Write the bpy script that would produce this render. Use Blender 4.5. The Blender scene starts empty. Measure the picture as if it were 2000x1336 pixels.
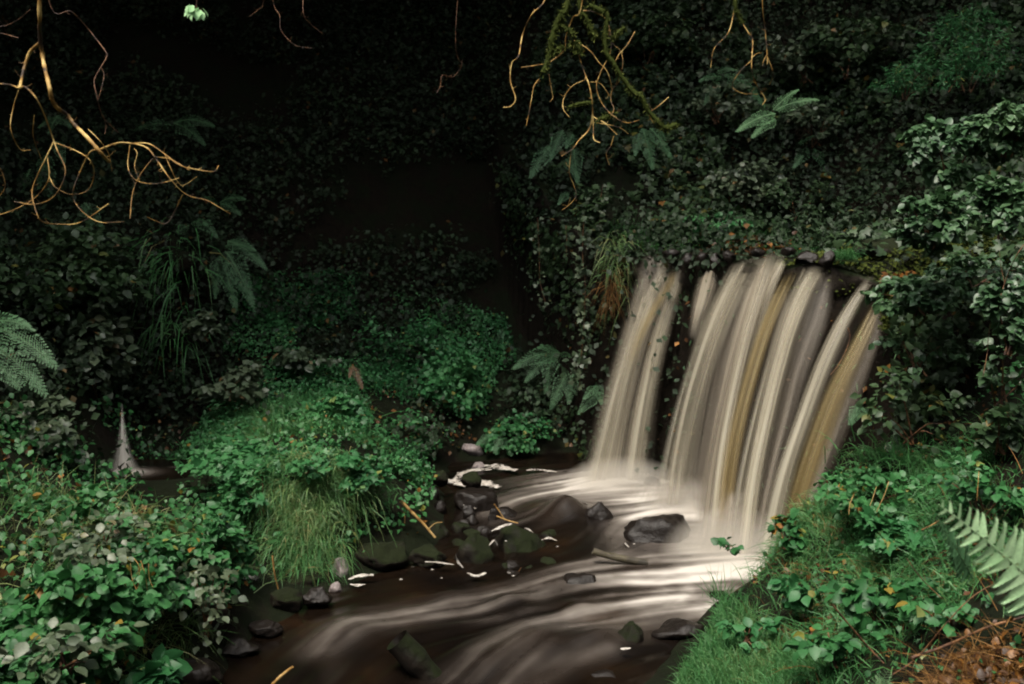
import bpy, math
import bmesh
import numpy as np
from mathutils import Vector

# ------------------------------------------------------------------ camera, sky, sun, exposure
S = bpy.context.scene
COL = S.collection
F = 1944.0                      # focal length in pixels of the 2000 px wide photograph
HC = 2.2                        # camera height above the pool
PITCH = math.atan2(268.0, F)
cam_d = bpy.data.cameras.new("camera")
cam_d.sensor_width = 36.0
cam_d.lens = 36.0 * F / 2000.0
cam_d.clip_start = 0.05
cam_d.clip_end = 300.0
cam_d.dof.use_dof = True
cam_d.dof.focus_distance = 5.2
cam_d.dof.aperture_fstop = 4.5
cam = bpy.data.objects.new("camera", cam_d)
COL.objects.link(cam)
cam.location = (0, 0, HC)
cam.rotation_euler = (math.pi / 2 - PITCH, 0, 0)
S.camera = cam

SUN_DIR = np.array([-0.22, -0.38, 0.90]); SUN_DIR /= np.linalg.norm(SUN_DIR)
SUN_EL = math.asin(SUN_DIR[2]); SUN_AZ = math.atan2(SUN_DIR[0], SUN_DIR[1])
W = bpy.data.worlds.new("World"); S.world = W; W.use_nodes = True
nt = W.node_tree; nt.nodes.clear()
sky = nt.nodes.new("ShaderNodeTexSky"); sky.sky_type = 'NISHITA'; sky.sun_disc = False
sky.sun_elevation = SUN_EL; sky.sun_rotation = SUN_AZ
sky.air_density = 1.0; sky.dust_density = 6.0; sky.ozone_density = 1.0
hsv = nt.nodes.new("ShaderNodeHueSaturation"); hsv.inputs['Saturation'].default_value = 0.05
bg = nt.nodes.new("ShaderNodeBackground"); bg.inputs['Strength'].default_value = 0.15
wo = nt.nodes.new("ShaderNodeOutputWorld")
nt.links.new(sky.outputs[0], hsv.inputs['Color']); nt.links.new(hsv.outputs[0], bg.inputs['Color'])
nt.links.new(bg.outputs[0], wo.inputs['Surface'])
sun_d = bpy.data.lights.new("sun", 'SUN'); sun_d.energy = 1.5; sun_d.angle = math.radians(16)
sun_d.color = (1.0, 0.86, 0.66)
sun = bpy.data.objects.new("sun", sun_d); COL.objects.link(sun)
sun.rotation_euler = Vector(SUN_DIR).to_track_quat('Z', 'Y').to_euler()
S.view_settings.view_transform = 'Standard'; S.view_settings.look = 'None'
S.view_settings.exposure = 1.27; S.view_settings.gamma = 1.0
S.view_settings.use_curve_mapping = False
S.render.engine = 'CYCLES'
cy = S.cycles
cy.use_denoising = True
cy.max_bounces = 6; cy.diffuse_bounces = 3; cy.glossy_bounces = 2; cy.transmission_bounces = 3
cy.transparent_max_bounces = 24; cy.volume_bounces = 1
cy.caustics_reflective = False; cy.caustics_refractive = False
cy.sample_clamp_indirect = 4.0
cy.filter_width = 2.0

RNG = np.random.default_rng(11)
CP, SP = math.cos(PITCH), math.sin(PITCH)

# ------------------------------------------------------------------ pixel / world helpers
def ray(px, py):
    u = (np.asarray(px, float) - 1000.0) / F
    v = (668.0 - np.asarray(py, float)) / F
    return np.stack([u, CP + v * SP, v * CP - SP], -1)
def at(px, py, d):                       # the place seen at a pixel, d metres ahead
    r = ray(px, py); d = np.asarray(d, float)
    return r * (d / r[..., 1])[..., None] + np.array([0, 0, HC])
def on(px, py, z=0.0):                   # the place seen at a pixel on a level z
    r = ray(px, py)
    return r * ((z - HC) / r[..., 2])[..., None] + np.array([0, 0, HC])
def unit(a):
    return a / np.maximum(np.linalg.norm(a, axis=-1, keepdims=True), 1e-9)

# ------------------------------------------------------------------ smooth noise on points
def vnoise(p, scale, seed=0):
    p = np.asarray(p, float) * scale + seed * 17.31
    i = np.floor(p).astype(np.int64); f = p - i; f = f * f * (3 - 2 * f)
    def h(ix, iy, iz):
        n = (ix * 374761393 + iy * 668265263 + iz * 2147483647 + seed * 974711) & 0x7fffffff
        n = ((n ^ (n >> 13)) * 1274126177) & 0x7fffffff
        return ((n ^ (n >> 16)) & 0xffff) / 65535.0
    out = 0
    for dx in (0, 1):
        for dy in (0, 1):
            for dz in (0, 1):
                w = (f[..., 0] if dx else 1 - f[..., 0]) * (f[..., 1] if dy else 1 - f[..., 1]) * (f[..., 2] if dz else 1 - f[..., 2])
                out = out + w * h(i[..., 0] + dx, i[..., 1] + dy, i[..., 2] + dz)
    return out
def fbm(p, scale, seed=0, octaves=3):
    a, t, n = 1.0, 0.0, 0.0
    for o in range(octaves):
        n = n + a * vnoise(p, scale * 2 ** o, seed + o); t += a; a *= 0.5
    return n / t
def xy0(x, y):
    return np.stack([x, y, np.zeros_like(x)], -1)

# ------------------------------------------------------------------ objects
def props(o, label=None, cat=None, group=None, kind=None):
    if label: o['label'] = label
    if cat: o['category'] = cat
    if group: o['group'] = group
    if kind: o['kind'] = kind
    return o
def empty(name, loc, label=None, cat=None, group=None):
    o = bpy.data.objects.new(name, None); COL.objects.link(o)
    o.location = tuple(loc); o.empty_display_size = 0.1
    return props(o, label, cat, group)
def mesh(name, v, faces, mat, parent=None, attrs=None, smooth=True, uv=None):
    v = np.asarray(v, np.float32)
    if parent is not None: v = v - np.array(parent.location, np.float32)
    faces = np.asarray(faces, np.int32)
    me = bpy.data.meshes.new(name)
    k = faces.shape[1]; n = faces.shape[0]
    me.vertices.add(len(v)); me.vertices.foreach_set('co', v.ravel())
    me.loops.add(n * k); me.loops.foreach_set('vertex_index', faces.ravel())
    me.polygons.add(n)
    me.polygons.foreach_set('loop_start', np.arange(0, n * k, k, dtype=np.int32))
    me.polygons.foreach_set('use_smooth', np.full(n, smooth))
    if uv is not None:
        l = me.uv_layers.new(name='UVMap')
        l.data.foreach_set('uv', np.asarray(uv, np.float32)[faces.ravel()].ravel())
    for an, av in (attrs or {}).items():
        a = me.attributes.new(an, 'FLOAT', 'POINT'); a.data.foreach_set('value', np.asarray(av, np.float32))
    me.update(calc_edges=True); me.validate()
    me.materials.append(mat)
    o = bpy.data.objects.new(name, me); COL.objects.link(o)
    if parent is not None: o.parent = parent
    return o
class Acc:                               # gathers pieces that belong to ONE part
    def __init__(self): self.v, self.f, self.r, self.n = [], [], [], 0
    def add(self, v, f, r=None):
        self.v.append(v); self.f.append(np.asarray(f) + self.n); self.n += len(v)
        self.r.append(np.zeros(len(v)) if r is None else r)
    def build(self, name, mat, parent=None, **kw):
        return mesh(name, np.concatenate(self.v), np.concatenate(self.f), mat, parent, attrs={kw.pop('attr', 'rnd'): np.concatenate(self.r)}, **kw)

# ------------------------------------------------------------------ materials
def new_mat(name):
    m = bpy.data.materials.new(name); m.use_nodes = True
    n = m.node_tree; n.nodes.clear()
    return m, n, (lambda t, **k: _node(n, t, **k)), n.links.new
def _node(n, t, **k):
    x = n.nodes.new('ShaderNode' + t)
    for a, b in k.items():
        if a in x.inputs: x.inputs[a].default_value = b
        else: setattr(x, a, b)
    return x
def ramp(N, stops):
    r = N('ValToRGB'); e = r.color_ramp.elements
    e[0].position, e[0].color = stops[0][0], (*stops[0][1], 1)
    e[1].position, e[1].color = stops[-1][0], (*stops[-1][1], 1)
    for p, c in stops[1:-1]:
        x = e.new(p); x.color = (*c, 1)
    return r
def leaf_mat(name, stops, rough=0.42, spec=0.5, trans=0.22):
    m, n, N, L = new_mat(name)
    a = N('Attribute'); a.attribute_name = 'rnd'
    r = ramp(N, stops); L(a.outputs['Fac'], r.inputs[0])
    nz = N('TexNoise'); nz.inputs['Scale'].default_value = 45; nz.inputs['Detail'].default_value = 2
    mx = N('MixRGB', blend_type='MULTIPLY'); mx.inputs[0].default_value = 0.45
    L(r.outputs[0], mx.inputs[1]); 
    r2 = ramp(N, [(0.3, (0.45, 0.5, 0.4)), (0.75, (1.2, 1.15, 1.1))]); L(nz.outputs[0], r2.inputs[0]); L(r2.outputs[0], mx.inputs[2])
    p = N('BsdfPrincipled', Roughness=rough); p.inputs['Specular IOR Level'].default_value = spec
    L(mx.outputs[0], p.inputs['Base Color'])
    t = N('BsdfTranslucent'); L(mx.outputs[0], t.inputs['Color'])
    s = N('MixShader'); s.inputs[0].default_value = trans
    L(p.outputs[0], s.inputs[1]); L(t.outputs[0], s.inputs[2])
    o = N('OutputMaterial'); L(s.outputs[0], o.inputs[0])
    return m
def bark_mat(name, c1, c2, c3, scale=30, rough=0.7):
    m, n, N, L = new_mat(name)
    tc = N('TexCoord'); nz = N('TexNoise'); nz.inputs['Scale'].default_value = scale; nz.inputs['Detail'].default_value = 4
    L(tc.outputs['Object'], nz.inputs['Vector'])
    r = ramp(N, [(0.38, c1), (0.5, c2), (0.64, c3)]); L(nz.outputs[0], r.inputs[0])
    p = N('BsdfPrincipled', Roughness=rough); L(r.outputs[0], p.inputs['Base Color'])
    b = N('Bump'); b.inputs['Strength'].default_value = 0.5; b.inputs['Distance'].default_value = 0.01
    L(nz.outputs[0], b.inputs['Height']); L(b.outputs[0], p.inputs['Normal'])
    o = N('OutputMaterial'); L(p.outputs[0], o.inputs[0])
    return m
def rock_mat(name, dark, light, moss=None, rough=0.3, mossy=0.5, spec=0.4):
    m, n, N, L = new_mat(name)
    tc = N('TexCoord')
    nz = N('TexNoise'); nz.inputs['Scale'].default_value = 20; nz.inputs['Detail'].default_value = 8; nz.inputs['Roughness'].default_value = 0.65
    L(tc.outputs['Object'], nz.inputs['Vector'])
    r = ramp(N, [(0.35, dark), (0.7, light)]); L(nz.outputs[0], r.inputs[0])
    p = N('BsdfPrincipled', Roughness=rough); p.inputs['Specular IOR Level'].default_value = spec
    col = r.outputs[0]
    if moss:
        g = N('NewGeometry'); sp = N('SeparateXYZ'); L(g.outputs['Normal'], sp.inputs[0])
        n2 = N('TexNoise'); n2.inputs['Scale'].default_value = 5; n2.inputs['Detail'].default_value = 5; L(tc.outputs['Object'], n2.inputs['Vector'])
        ad = N('Math', operation='MULTIPLY_ADD'); ad.inputs[1].default_value = 0.45
        L(sp.outputs[2], ad.inputs[0]); L(n2.outputs[0], ad.inputs[2])
        r3 = ramp(N, [(1.0 - mossy - 0.1, (0, 0, 0)), (1.0 - mossy + 0.1, (1, 1, 1))]); L(ad.outputs[0], r3.inputs[0])
        mc = ramp(N, [(0.3, tuple(0.5 * c for c in moss)), (0.7, moss)]); L(nz.outputs[0], mc.inputs[0])
        mx = N('MixRGB'); L(r3.outputs[0], mx.inputs[0]); L(col, mx.inputs[1]); L(mc.outputs[0], mx.inputs[2]); col = mx.outputs[0]
        rr = N('MapRange'); rr.inputs[3].default_value = rough; rr.inputs[4].default_value = 0.9
        L(r3.outputs[0], rr.inputs[0]); L(rr.outputs[0], p.inputs['Roughness'])
    L(col, p.inputs['Base Color'])
    b = N('Bump'); b.inputs['Strength'].default_value = 0.7; b.inputs['Distance'].default_value = 0.02
    L(nz.outputs[0], b.inputs['Height']); L(b.outputs[0], p.inputs['Normal'])
    o = N('OutputMaterial'); L(p.outputs[0], o.inputs[0])
    return m
M = {}
M['ivy'] = leaf_mat('ivy_leaf', [(0, (.010, .024, .009)), (.5, (.024, .054, .020)), (.93, (.060, .105, .042)), (.97, (.11, .11, .02)), (1, (.16, .07, .015))], .5, .4)
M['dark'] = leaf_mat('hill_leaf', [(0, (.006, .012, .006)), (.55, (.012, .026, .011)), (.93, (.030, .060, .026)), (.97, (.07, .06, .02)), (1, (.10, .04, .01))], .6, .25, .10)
M['bramble'] = leaf_mat('bramble_leaf', [(0, (.008, .028, .010)), (.40, (.020, .094, .027)), (.75, (.042, .165, .048)), (.93, (.110, .175, .090)), (.97, (.20, .20, .03)), (1, (.22, .09, .02))], .52, .42)
M['herb'] = leaf_mat('herb_leaf', [(0, (.012, .058, .020)), (.5, (.030, .140, .045)), (.95, (.08, .235, .085)), (1, (.22, .20, .05))], .5, .4, .3)
M['grey'] = leaf_mat('grey_leaf', [(0, (.022, .048, .020)), (.5, (.060, .092, .050)), (.95, (.13, .165, .10)), (1, (.20, .12, .05))], .48, .6)
M['holly'] = leaf_mat('holly_leaf', [(0, (.014, .040, .014)), (.5, (.034, .090, .034)), (1, (.075, .15, .060))], .50, .7, .2)
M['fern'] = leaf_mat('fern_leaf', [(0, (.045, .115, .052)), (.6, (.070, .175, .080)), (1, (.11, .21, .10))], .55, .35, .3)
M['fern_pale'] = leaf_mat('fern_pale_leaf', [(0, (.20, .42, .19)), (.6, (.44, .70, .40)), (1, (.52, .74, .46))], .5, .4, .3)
M['grass'] = leaf_mat('grass_blade', [(0, (.030, .110, .036)), (.5, (.058, .195, .062)), (.8, (.10, .235, .080)), (.9, (.17, .17, .06)), (1, (.28, .20, .09))], .5, .35, .3)
M['tussock'] = leaf_mat('tussock_blade', [(0, (.04, .11, .035)), (.40, (.09, .20, .065)), (.65, (.16, .25, .09)), (.85, (.32, .31, .14)), (1, (.52, .40, .20))], .5, .35, .3)
M['deadgrass'] = leaf_mat('dead_grass', [(0, (.05, .026, .009)), (.5, (.13, .065, .020)), (1, (.28, .15, .05))], .7, .2, .2)
M['litter'] = leaf_mat('fallen_leaf', [(0, (.025, .010, .004)), (.5, (.08, .032, .008)), (.85, (.17, .07, .012)), (1, (.34, .15, .03))], .5, .4, .15)
M['moss'] = leaf_mat('moss_tuft', [(0, (.020, .030, .006)), (.6, (.048, .062, .012)), (1, (.10, .115, .03))], .9, .1, .1)
M['crown'] = leaf_mat('crown_leaf', [(0, (.02, .05, .018)), (1, (.05, .11, .035))], .5, .4, .12)
M['bark'] = bark_mat('pale_bark', (.024, .012, .005), (.25, .135, .024), (.52, .37, .13), 11)
M['mossbark'] = bark_mat('mossy_bark', (.035, .05, .008), (.10, .12, .018), (.18, .18, .05), 22, .9)
M['twig'] = bark_mat('brown_twig', (.025, .011, .006), (.085, .035, .014), (.17, .08, .03), 30)
M['trunk'] = bark_mat('tree_bark', (.02, .016, .01), (.05, .04, .025), (.08, .07, .04), 8)
M['straw'] = bark_mat('straw_stick', (.12, .06, .015), (.30, .17, .045), (.42, .28, .11), 20)
M['rock'] = rock_mat('wet_rock', (.008, .006, .005), (.011, .008, .0065), None, .38, .5, .28)
M['mossrock'] = rock_mat('mossy_rock', (.006, .0045, .004), (.018, .014, .010), (.010, .0145, .0035), .5, .32, .18)
M['palerock'] = rock_mat('pale_rock', (.12, .10, .10), (.34, .29, .28), None, .35)
M['amber'] = rock_mat('amber_rock', (.010, .005, .0025), (.050, .024, .009), None, .35)
M['cliff'] = rock_mat('cliff_rock', (.006, .005, .004), (.035, .028, .022), (.010, .015, .005), .6, .28, .12)
M['soil'] = rock_mat('soil', (.004, .0028, .0018), (.010, .007, .004), (.006, .009, .003), .9, .22, .12)

def water_mat():
    m, n, N, L = new_mat('peaty_water')
    tc = N('TexCoord'); nz = N('TexNoise'); nz.inputs['Scale'].default_value = 2.2; nz.inputs['Detail'].default_value = 3
    L(tc.outputs['Object'], nz.inputs['Vector'])
    r = ramp(N, [(.4, (.003, .002, .0015)), (.62, (.007, .004, .0022)), (.8, (.020, .010, .0045))]); L(nz.outputs[0], r.inputs[0])
    p = N('BsdfPrincipled', Roughness=.25); p.inputs['Specular IOR Level'].default_value = .3; L(r.outputs[0], p.inputs['Base Color'])
    a = N('Attribute'); a.attribute_name = 'foam'
    fr = ramp(N, [(0, (.22, .18, .155)), (.5, (.31, .28, .25)), (1, (.47, .44, .405))]); L(a.outputs['Fac'], fr.inputs[0])
    f = N('BsdfPrincipled', Roughness=.6); L(fr.outputs[0], f.inputs['Base Color'])
    s = N('MixShader'); L(a.outputs['Fac'], s.inputs[0]); L(p.outputs[0], s.inputs[1]); L(f.outputs[0], s.inputs[2])
    o = N('OutputMaterial'); L(s.outputs[0], o.inputs[0])
    return m
def fall_mat(name, c_dark, c_mid, c_light, dens=1.0, sx=26.0, seed=0.0, gold=0.0):
    m, n, N, L = new_mat(name)
    uv = N('UVMap'); mp = N('Mapping'); mp.inputs['Scale'].default_value = (sx, 0.35, 1); mp.inputs['Location'].default_value = (seed, seed * .7, 0)
    L(uv.outputs[0], mp.inputs[0])
    nz = N('TexNoise'); nz.inputs['Scale'].default_value = 1; nz.inputs['Detail'].default_value = 2; nz.inputs['Roughness'].default_value = .45
    L(mp.outputs[0], nz.inputs['Vector'])
    mp2 = N('Mapping'); mp2.inputs['Scale'].default_value = (sx * 4.5, 0.4, 1); mp2.inputs['Location'].default_value = (seed + 5, 3, 0); L(uv.outputs[0], mp2.inputs[0])
    nz2 = N('TexNoise'); nz2.inputs['Scale'].default_value = 1; nz2.inputs['Detail'].default_value = 2; L(mp2.outputs[0], nz2.inputs['Vector'])
    r = ramp(N, [(.32, c_dark), (.5, c_mid), (.68, c_light)]); L(nz.outputs[0], r.inputs[0])
    wet = N('Attribute'); wet.attribute_name = 'white'
    mx = N('MixRGB'); L(wet.outputs['Fac'], mx.inputs[0]); L(r.outputs[0], mx.inputs[1]); mx.inputs[2].default_value = (.52, .485, .44, 1)
    d = N('BsdfPrincipled', Roughness=.5); L(mx.outputs[0], d.inputs['Base Color'])
    t = N('BsdfTranslucent'); L(mx.outputs[0], t.inputs['Color'])
    ds = N('MixShader'); ds.inputs[0].default_value = .35; L(d.outputs[0], ds.inputs[1]); L(t.outputs[0], ds.inputs[2])
    # opacity: streaks of thick and thin water, thinning to the sides of each strand
    e = N('Attribute'); e.attribute_name = 'edge'
    a1 = N('MapRange'); a1.inputs[1].default_value = .30; a1.inputs[2].default_value = .66; a1.inputs[3].default_value = .30; a1.inputs[4].default_value = 1.0
    L(nz.outputs[0], a1.inputs[0])
    a2 = N('MapRange'); a2.inputs[1].default_value = .3; a2.inputs[2].default_value = .7; a2.inputs[3].default_value = .55; a2.inputs[4].default_value = 1.15
    L(nz2.outputs[0], a2.inputs[0])
    m1 = N('Math', operation='MULTIPLY'); L(a1.outputs[0], m1.inputs[0]); L(a2.outputs[0], m1.inputs[1])
    m2 = N('Math', operation='MULTIPLY'); L(m1.outputs[0], m2.inputs[0]); L(e.outputs['Fac'], m2.inputs[1])
    m3 = N('Math', operation='MULTIPLY', use_clamp=True); L(m2.outputs[0], m3.inputs[0]); m3.inputs[1].default_value = dens
    tr = N('BsdfTransparent'); s = N('MixShader')
    L(m3.outputs[0], s.inputs[0]); L(tr.outputs[0], s.inputs[1]); L(ds.outputs[0], s.inputs[2])
    o = N('OutputMaterial'); L(s.outputs[0], o.inputs[0])
    return m
M['water'] = water_mat()
M['fall_cream'] = fall_mat('fall_cream', (.29, .258, .185), (.455, .41, .31), (.61, .57, .455), .80, 15, 1.3)
M['fall_white'] = fall_mat('fall_white', (.42, .40, .37), (.58, .56, .52), (.70, .68, .64), .75, 2.5, 2.2)
M['fall_grey'] = fall_mat('fall_grey', (.19, .16, .125), (.31, .268, .205), (.45, .40, .31), 1.0, 15, 7.7)
M['fall_veil'] = fall_mat('fall_veil', (.13, .11, .085), (.22, .188, .150), (.35, .31, .255), .60, 14, 3.1)
M['fall_gold'] = fall_mat('fall_gold', (.20, .14, .05), (.34, .25, .10), (.46, .38, .21), .60, 14, 9.2)
M['fall_wisp'] = fall_mat('fall_wisp', (.2, .18, .15), (.31, .28, .245), (.42, .385, .34), .55, 24, 4.4)
def foam_mat():
    m, n, N, L = new_mat('froth')
    tc = N('TexCoord'); nz = N('TexNoise'); nz.inputs['Scale'].default_value = 38; nz.inputs['Detail'].default_value = 3
    L(tc.outputs['Object'], nz.inputs['Vector'])
    r = ramp(N, [(.35, (.26, .23, .20)), (.6, (.48, .45, .41))]); L(nz.outputs[0], r.inputs[0])
    p = N('BsdfPrincipled', Roughness=.8); L(r.outputs[0], p.inputs['Base Color'])
    b = N('Bump'); b.inputs['Strength'].default_value = .8; b.inputs['Distance'].default_value = .01
    L(nz.outputs[0], b.inputs['Height']); L(b.outputs[0], p.inputs['Normal'])
    e = N('Attribute'); e.attribute_name = 'edge'; ad = N('Math', operation='ADD'); L(e.outputs['Fac'], ad.inputs[0]); L(nz.outputs[0], ad.inputs[1])
    al = N('MapRange'); al.inputs[1].default_value = .95; al.inputs[2].default_value = 1.5; L(ad.outputs[0], al.inputs[0])
    t = N('BsdfTransparent'); sh = N('MixShader'); L(al.outputs[0], sh.inputs[0]); L(t.outputs[0], sh.inputs[1]); L(p.outputs[0], sh.inputs[2])
    o = N('OutputMaterial'); L(sh.outputs[0], o.inputs[0]); return m
M['foam'] = foam_mat()

# ------------------------------------------------------------------ ground
def P3(l): return np.array([at(*t) for t in l])
low = [(*on(a, b), ) for a, b in []]
bed = [(1000,960),(1100,975),(1200,985),(1300,1000),(1400,1020),(1450,1100),(1200,1100),(1100,1150),(1000,1200),(900,1180),(800,1190),(720,1230),(620,1290),(800,1300),(1000,1300),(1100,1250),(1250,1170),(520,1325),(1130,1320),(1300,1130),(1150,1050),(1050,1080)]
pts = [np.array([*on(a, b)[:2], -0.24]) for a, b in bed]
pts += [np.array(p, float) for p in [(-1.3,4.0,-.35),(-.6,4.0,-.35),(0,4.2,-.32),(-1.8,3.4,-.4),(-1.2,3.0,-.4),(-.5,3.5,-.35),(-2.2,2.4,-.4),(1.5,7.2,-.24),(1.8,6.8,-.24),(.8,8.2,-.2),(.4,8.5,-.15)]]
pts += [np.array([*on(a, b)[:2], -0.06]) for a, b in [(870,945),(880,1010),(770,1100),(640,1150),(500,1205),(420,1262),(330,1336),(1330,1225),(1250,1310)]]
low3 = [(620,905,6.3),(540,905,6.4),(700,945,6.4),(650,850,7.0),(500,860,7.0),(560,800,7.8),(700,790,8.2),(850,830,8.5),(950,860,8.6),(1050,880,8.7),(890,915,8.35),
 (620,1060,5.95),(560,1110,5.8),(700,1060,6.1),
 (240,935,7.0),(340,940,7.0),(430,1010,6.2),(465,1135,5.6),(300,900,7.6),
 (100,1010,4.9),(250,1020,5.1),(400,1060,5.3),(0,1060,4.5),(100,1230,3.9),(250,1300,4.1),(400,1240,4.7),(330,1336,4.45),(0,1440,2.8),(150,1500,3.0),
 (0,760,6.5),(100,850,6.3),(190,915,6.6),(100,590,7.6),(0,480,8.3),(200,480,8.6),(350,470,8.8),(350,720,8.5),(300,810,8.1),(250,740,8.2),(420,730,8.8),(450,460,9.3),
 (500,660,9.6),(600,620,9.9),(600,400,10.5),(600,200,11.5),(600,0,12.5),(300,300,10.3),(300,100,11.5),(300,-120,12.8),(0,300,9.6),(0,100,10.8),(0,-150,12),
 (800,680,9.8),(800,500,10.4),(800,300,11.3),(800,0,12.8),(1000,720,9.7),(1000,500,10.8),(1000,300,11.6),(1000,0,13),(1080,680,9.8),(700,690,9.4),
 (1480,1135,6.0),(1400,1180,5.4),(1550,1020,5.8),(1650,930,5.7),(1750,890,5.5),(1900,850,5.2),(2000,850,4.9),(1700,1090,5.0),(1600,1240,4.5),(1450,1260,4.6),(1800,1190,4.0),(2000,1110,3.6),(1500,1336,4.1),(1700,1380,3.4),(2000,1400,2.7)]
pts += list(P3(low3))
pts += [np.array(p, float) for p in [(-7,5,5),(-6,2,3.6),(-7.5,8,6),(-5,3,2.2),(-4,2,1.4),(-3,1,.7),(-9,12,9),(0,15.5,8.5),(-5,15.5,9.5),(5,15,9),
 (0,0,.6),(.6,1.5,.55),(.5,2.6,.3),(-.8,1.6,.25),(1,0,.7),(2,0,1.1),(3,1,1.7),(4,2,2.6),(5,0,3.6),(6.5,4,5.2),(5,5,3.4),(-2,-1,.6),(0,-3,1.6),(3,-3,3),(-4,-3,3),(0,-6,4.5),(-7,-5,6),(6,-5,6),(8,1,6.5),(-8,0,6)]]  # outer points raise unseen steep walls that block light from the sides
lowp = np.array(pts)
up3 = [(1300,478,9.0),(1400,474,9.1),(1550,472,9.2),(1300,300,10),(1300,100,11),(1300,-120,12),(1500,350,9.8),(1500,200,10.4),(1500,0,11.3),(1500,-150,12.2),
 (1700,465,8.8),(1700,300,9.5),(1700,100,10.3),(1800,-60,10.8),(1900,150,9.2),(2000,300,8.4),(2000,0,9.5),(2000,450,7.8),(1720,500,6.9),(1800,495,6.6),(1900,490,6.3),(1150,440,9.3),(1150,300,10.2),(1150,100,11.5),(1200,455,9.0)]
upp = list(P3(up3)) + [np.array(p, float) for p in [(1.15,8.3,1.80),(1.7,7.5,1.80),(2.15,6.8,1.79),(1.7,8.3,1.78),(2.3,7.9,1.78),(2.7,7.4,1.80),(2.7,6.2,1.78),(2.5,6.5,1.74),(3.4,5.7,1.95),(4.5,5.4,2.6),(6,6,4.2),(7,9,6),(5,12,7),(1,15,8.5),(6,15,9.5),(8,3,6.5),(.5,9.2,2.1),(0,11.2,2.9),(-.4,12.5,4.2)]]
upp = np.array(upp)
def rbf(P):
    n = len(P); A = np.linalg.norm(P[:, None, :2] - P[None, :, :2], axis=-1)
    K = np.zeros((n + 3, n + 3)); K[:n, :n] = A - 0.02 * np.eye(n) * 0; K[:n, n] = 1; K[:n, n + 1:] = P[:, :2]; K[n, :n] = 1; K[n + 1:, :n] = P[:, :2].T
    w = np.linalg.lstsq(K, np.concatenate([P[:, 2], np.zeros(3)]), rcond=None)[0]
    def f(x, y):
        sh = np.shape(x); x = np.ravel(x); y = np.ravel(y); out = np.empty(len(x))
        for s in range(0, len(x), 40000):
            q = np.stack([x[s:s+40000], y[s:s+40000]], -1)
            d = np.linalg.norm(q[:, None] - P[None, :, :2], axis=-1)
            out[s:s+40000] = d @ w[:n] + w[n] + q @ w[n + 1:]
        return out.reshape(sh)
    return f
f_low, f_up = rbf(lowp), rbf(upp)
LEDGE = np.array([(-.5,12.2),(-.1,10.8),(.38,9.25),(.66,8.6),(1.03,8.12),(1.5,7.43),(2.07,6.6),(2.45,6.08),(3.2,5.55),(5,4.9),(9,4.4)])
def ledge_sd(x, y):                      # > 0 behind the ledge
    q = np.stack([x, y], -1); best = np.full(np.shape(x), 1e9); sg = np.zeros(np.shape(x))
    for a, b in zip(LEDGE[:-1], LEDGE[1:]):
        d = b - a; t = np.clip(((q - a) @ d) / (d @ d), 0, 1)
        r = q - (a + t[..., None] * d); dd = np.linalg.norm(r, axis=-1)
        s = d[0] * r[..., 1] - d[1] * r[..., 0]
        m = dd < best; best = np.where(m, dd, best); sg = np.where(m, np.sign(s), sg)
    return best * sg
def ground_z(x, y):
    x = np.asarray(x, float); y = np.asarray(y, float)
    s = ledge_sd(x, y); zl, zu = f_low(x, y), f_up(x, y)
    k = np.clip(s / .10 + .1, 0, 1)
    z = zl * (1 - k) + np.maximum(zu, zl) * k
    p = xy0(x, y)
    return z + (fbm(p, 1.7, 3, 4) - .5) * .22 * np.clip(.35 + np.abs(z), .3, 1)
def ground_n(x, y, e=.06):
    zx = (ground_z(x + e, y) - ground_z(x - e, y)) / (2 * e); zy = (ground_z(x, y + e) - ground_z(x, y - e)) / (2 * e)
    return unit(np.stack([-zx, -zy, np.ones_like(zx)], -1))
def grid(nx, ny):
    i = np.arange(nx * ny).reshape(ny, nx)
    return np.stack([i[:-1, :-1], i[:-1, 1:], i[1:, 1:], i[1:, :-1]], -1).reshape(-1, 4)
gx = np.concatenate([np.linspace(-16, -5.5, 22)[:-1], np.linspace(-5.5, 5.5, 230), np.linspace(5.5, 16, 22)[1:]])
gy = np.concatenate([np.linspace(-14, 1.5, 32)[:-1], np.linspace(1.5, 13.5, 250), np.linspace(13.5, 30, 28)[1:]])
X, Y = np.meshgrid(gx, gy)
Z = ground_z(X, Y)
far = np.maximum(np.maximum(np.abs(X) - 9, Y - 15), np.maximum(-6 - Y, 0))
Z = np.where(far > 0, np.minimum(Z, 12) * np.exp(-far * .0), Z)
Z = np.minimum(Z, 12)
props(mesh('ground', np.stack([X, Y, Z], -1).reshape(-1, 3), grid(len(gx), len(gy)), M['soil']), kind='structure', label='dark leafy soil of the gorge floor and banks', cat='ground')

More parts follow.
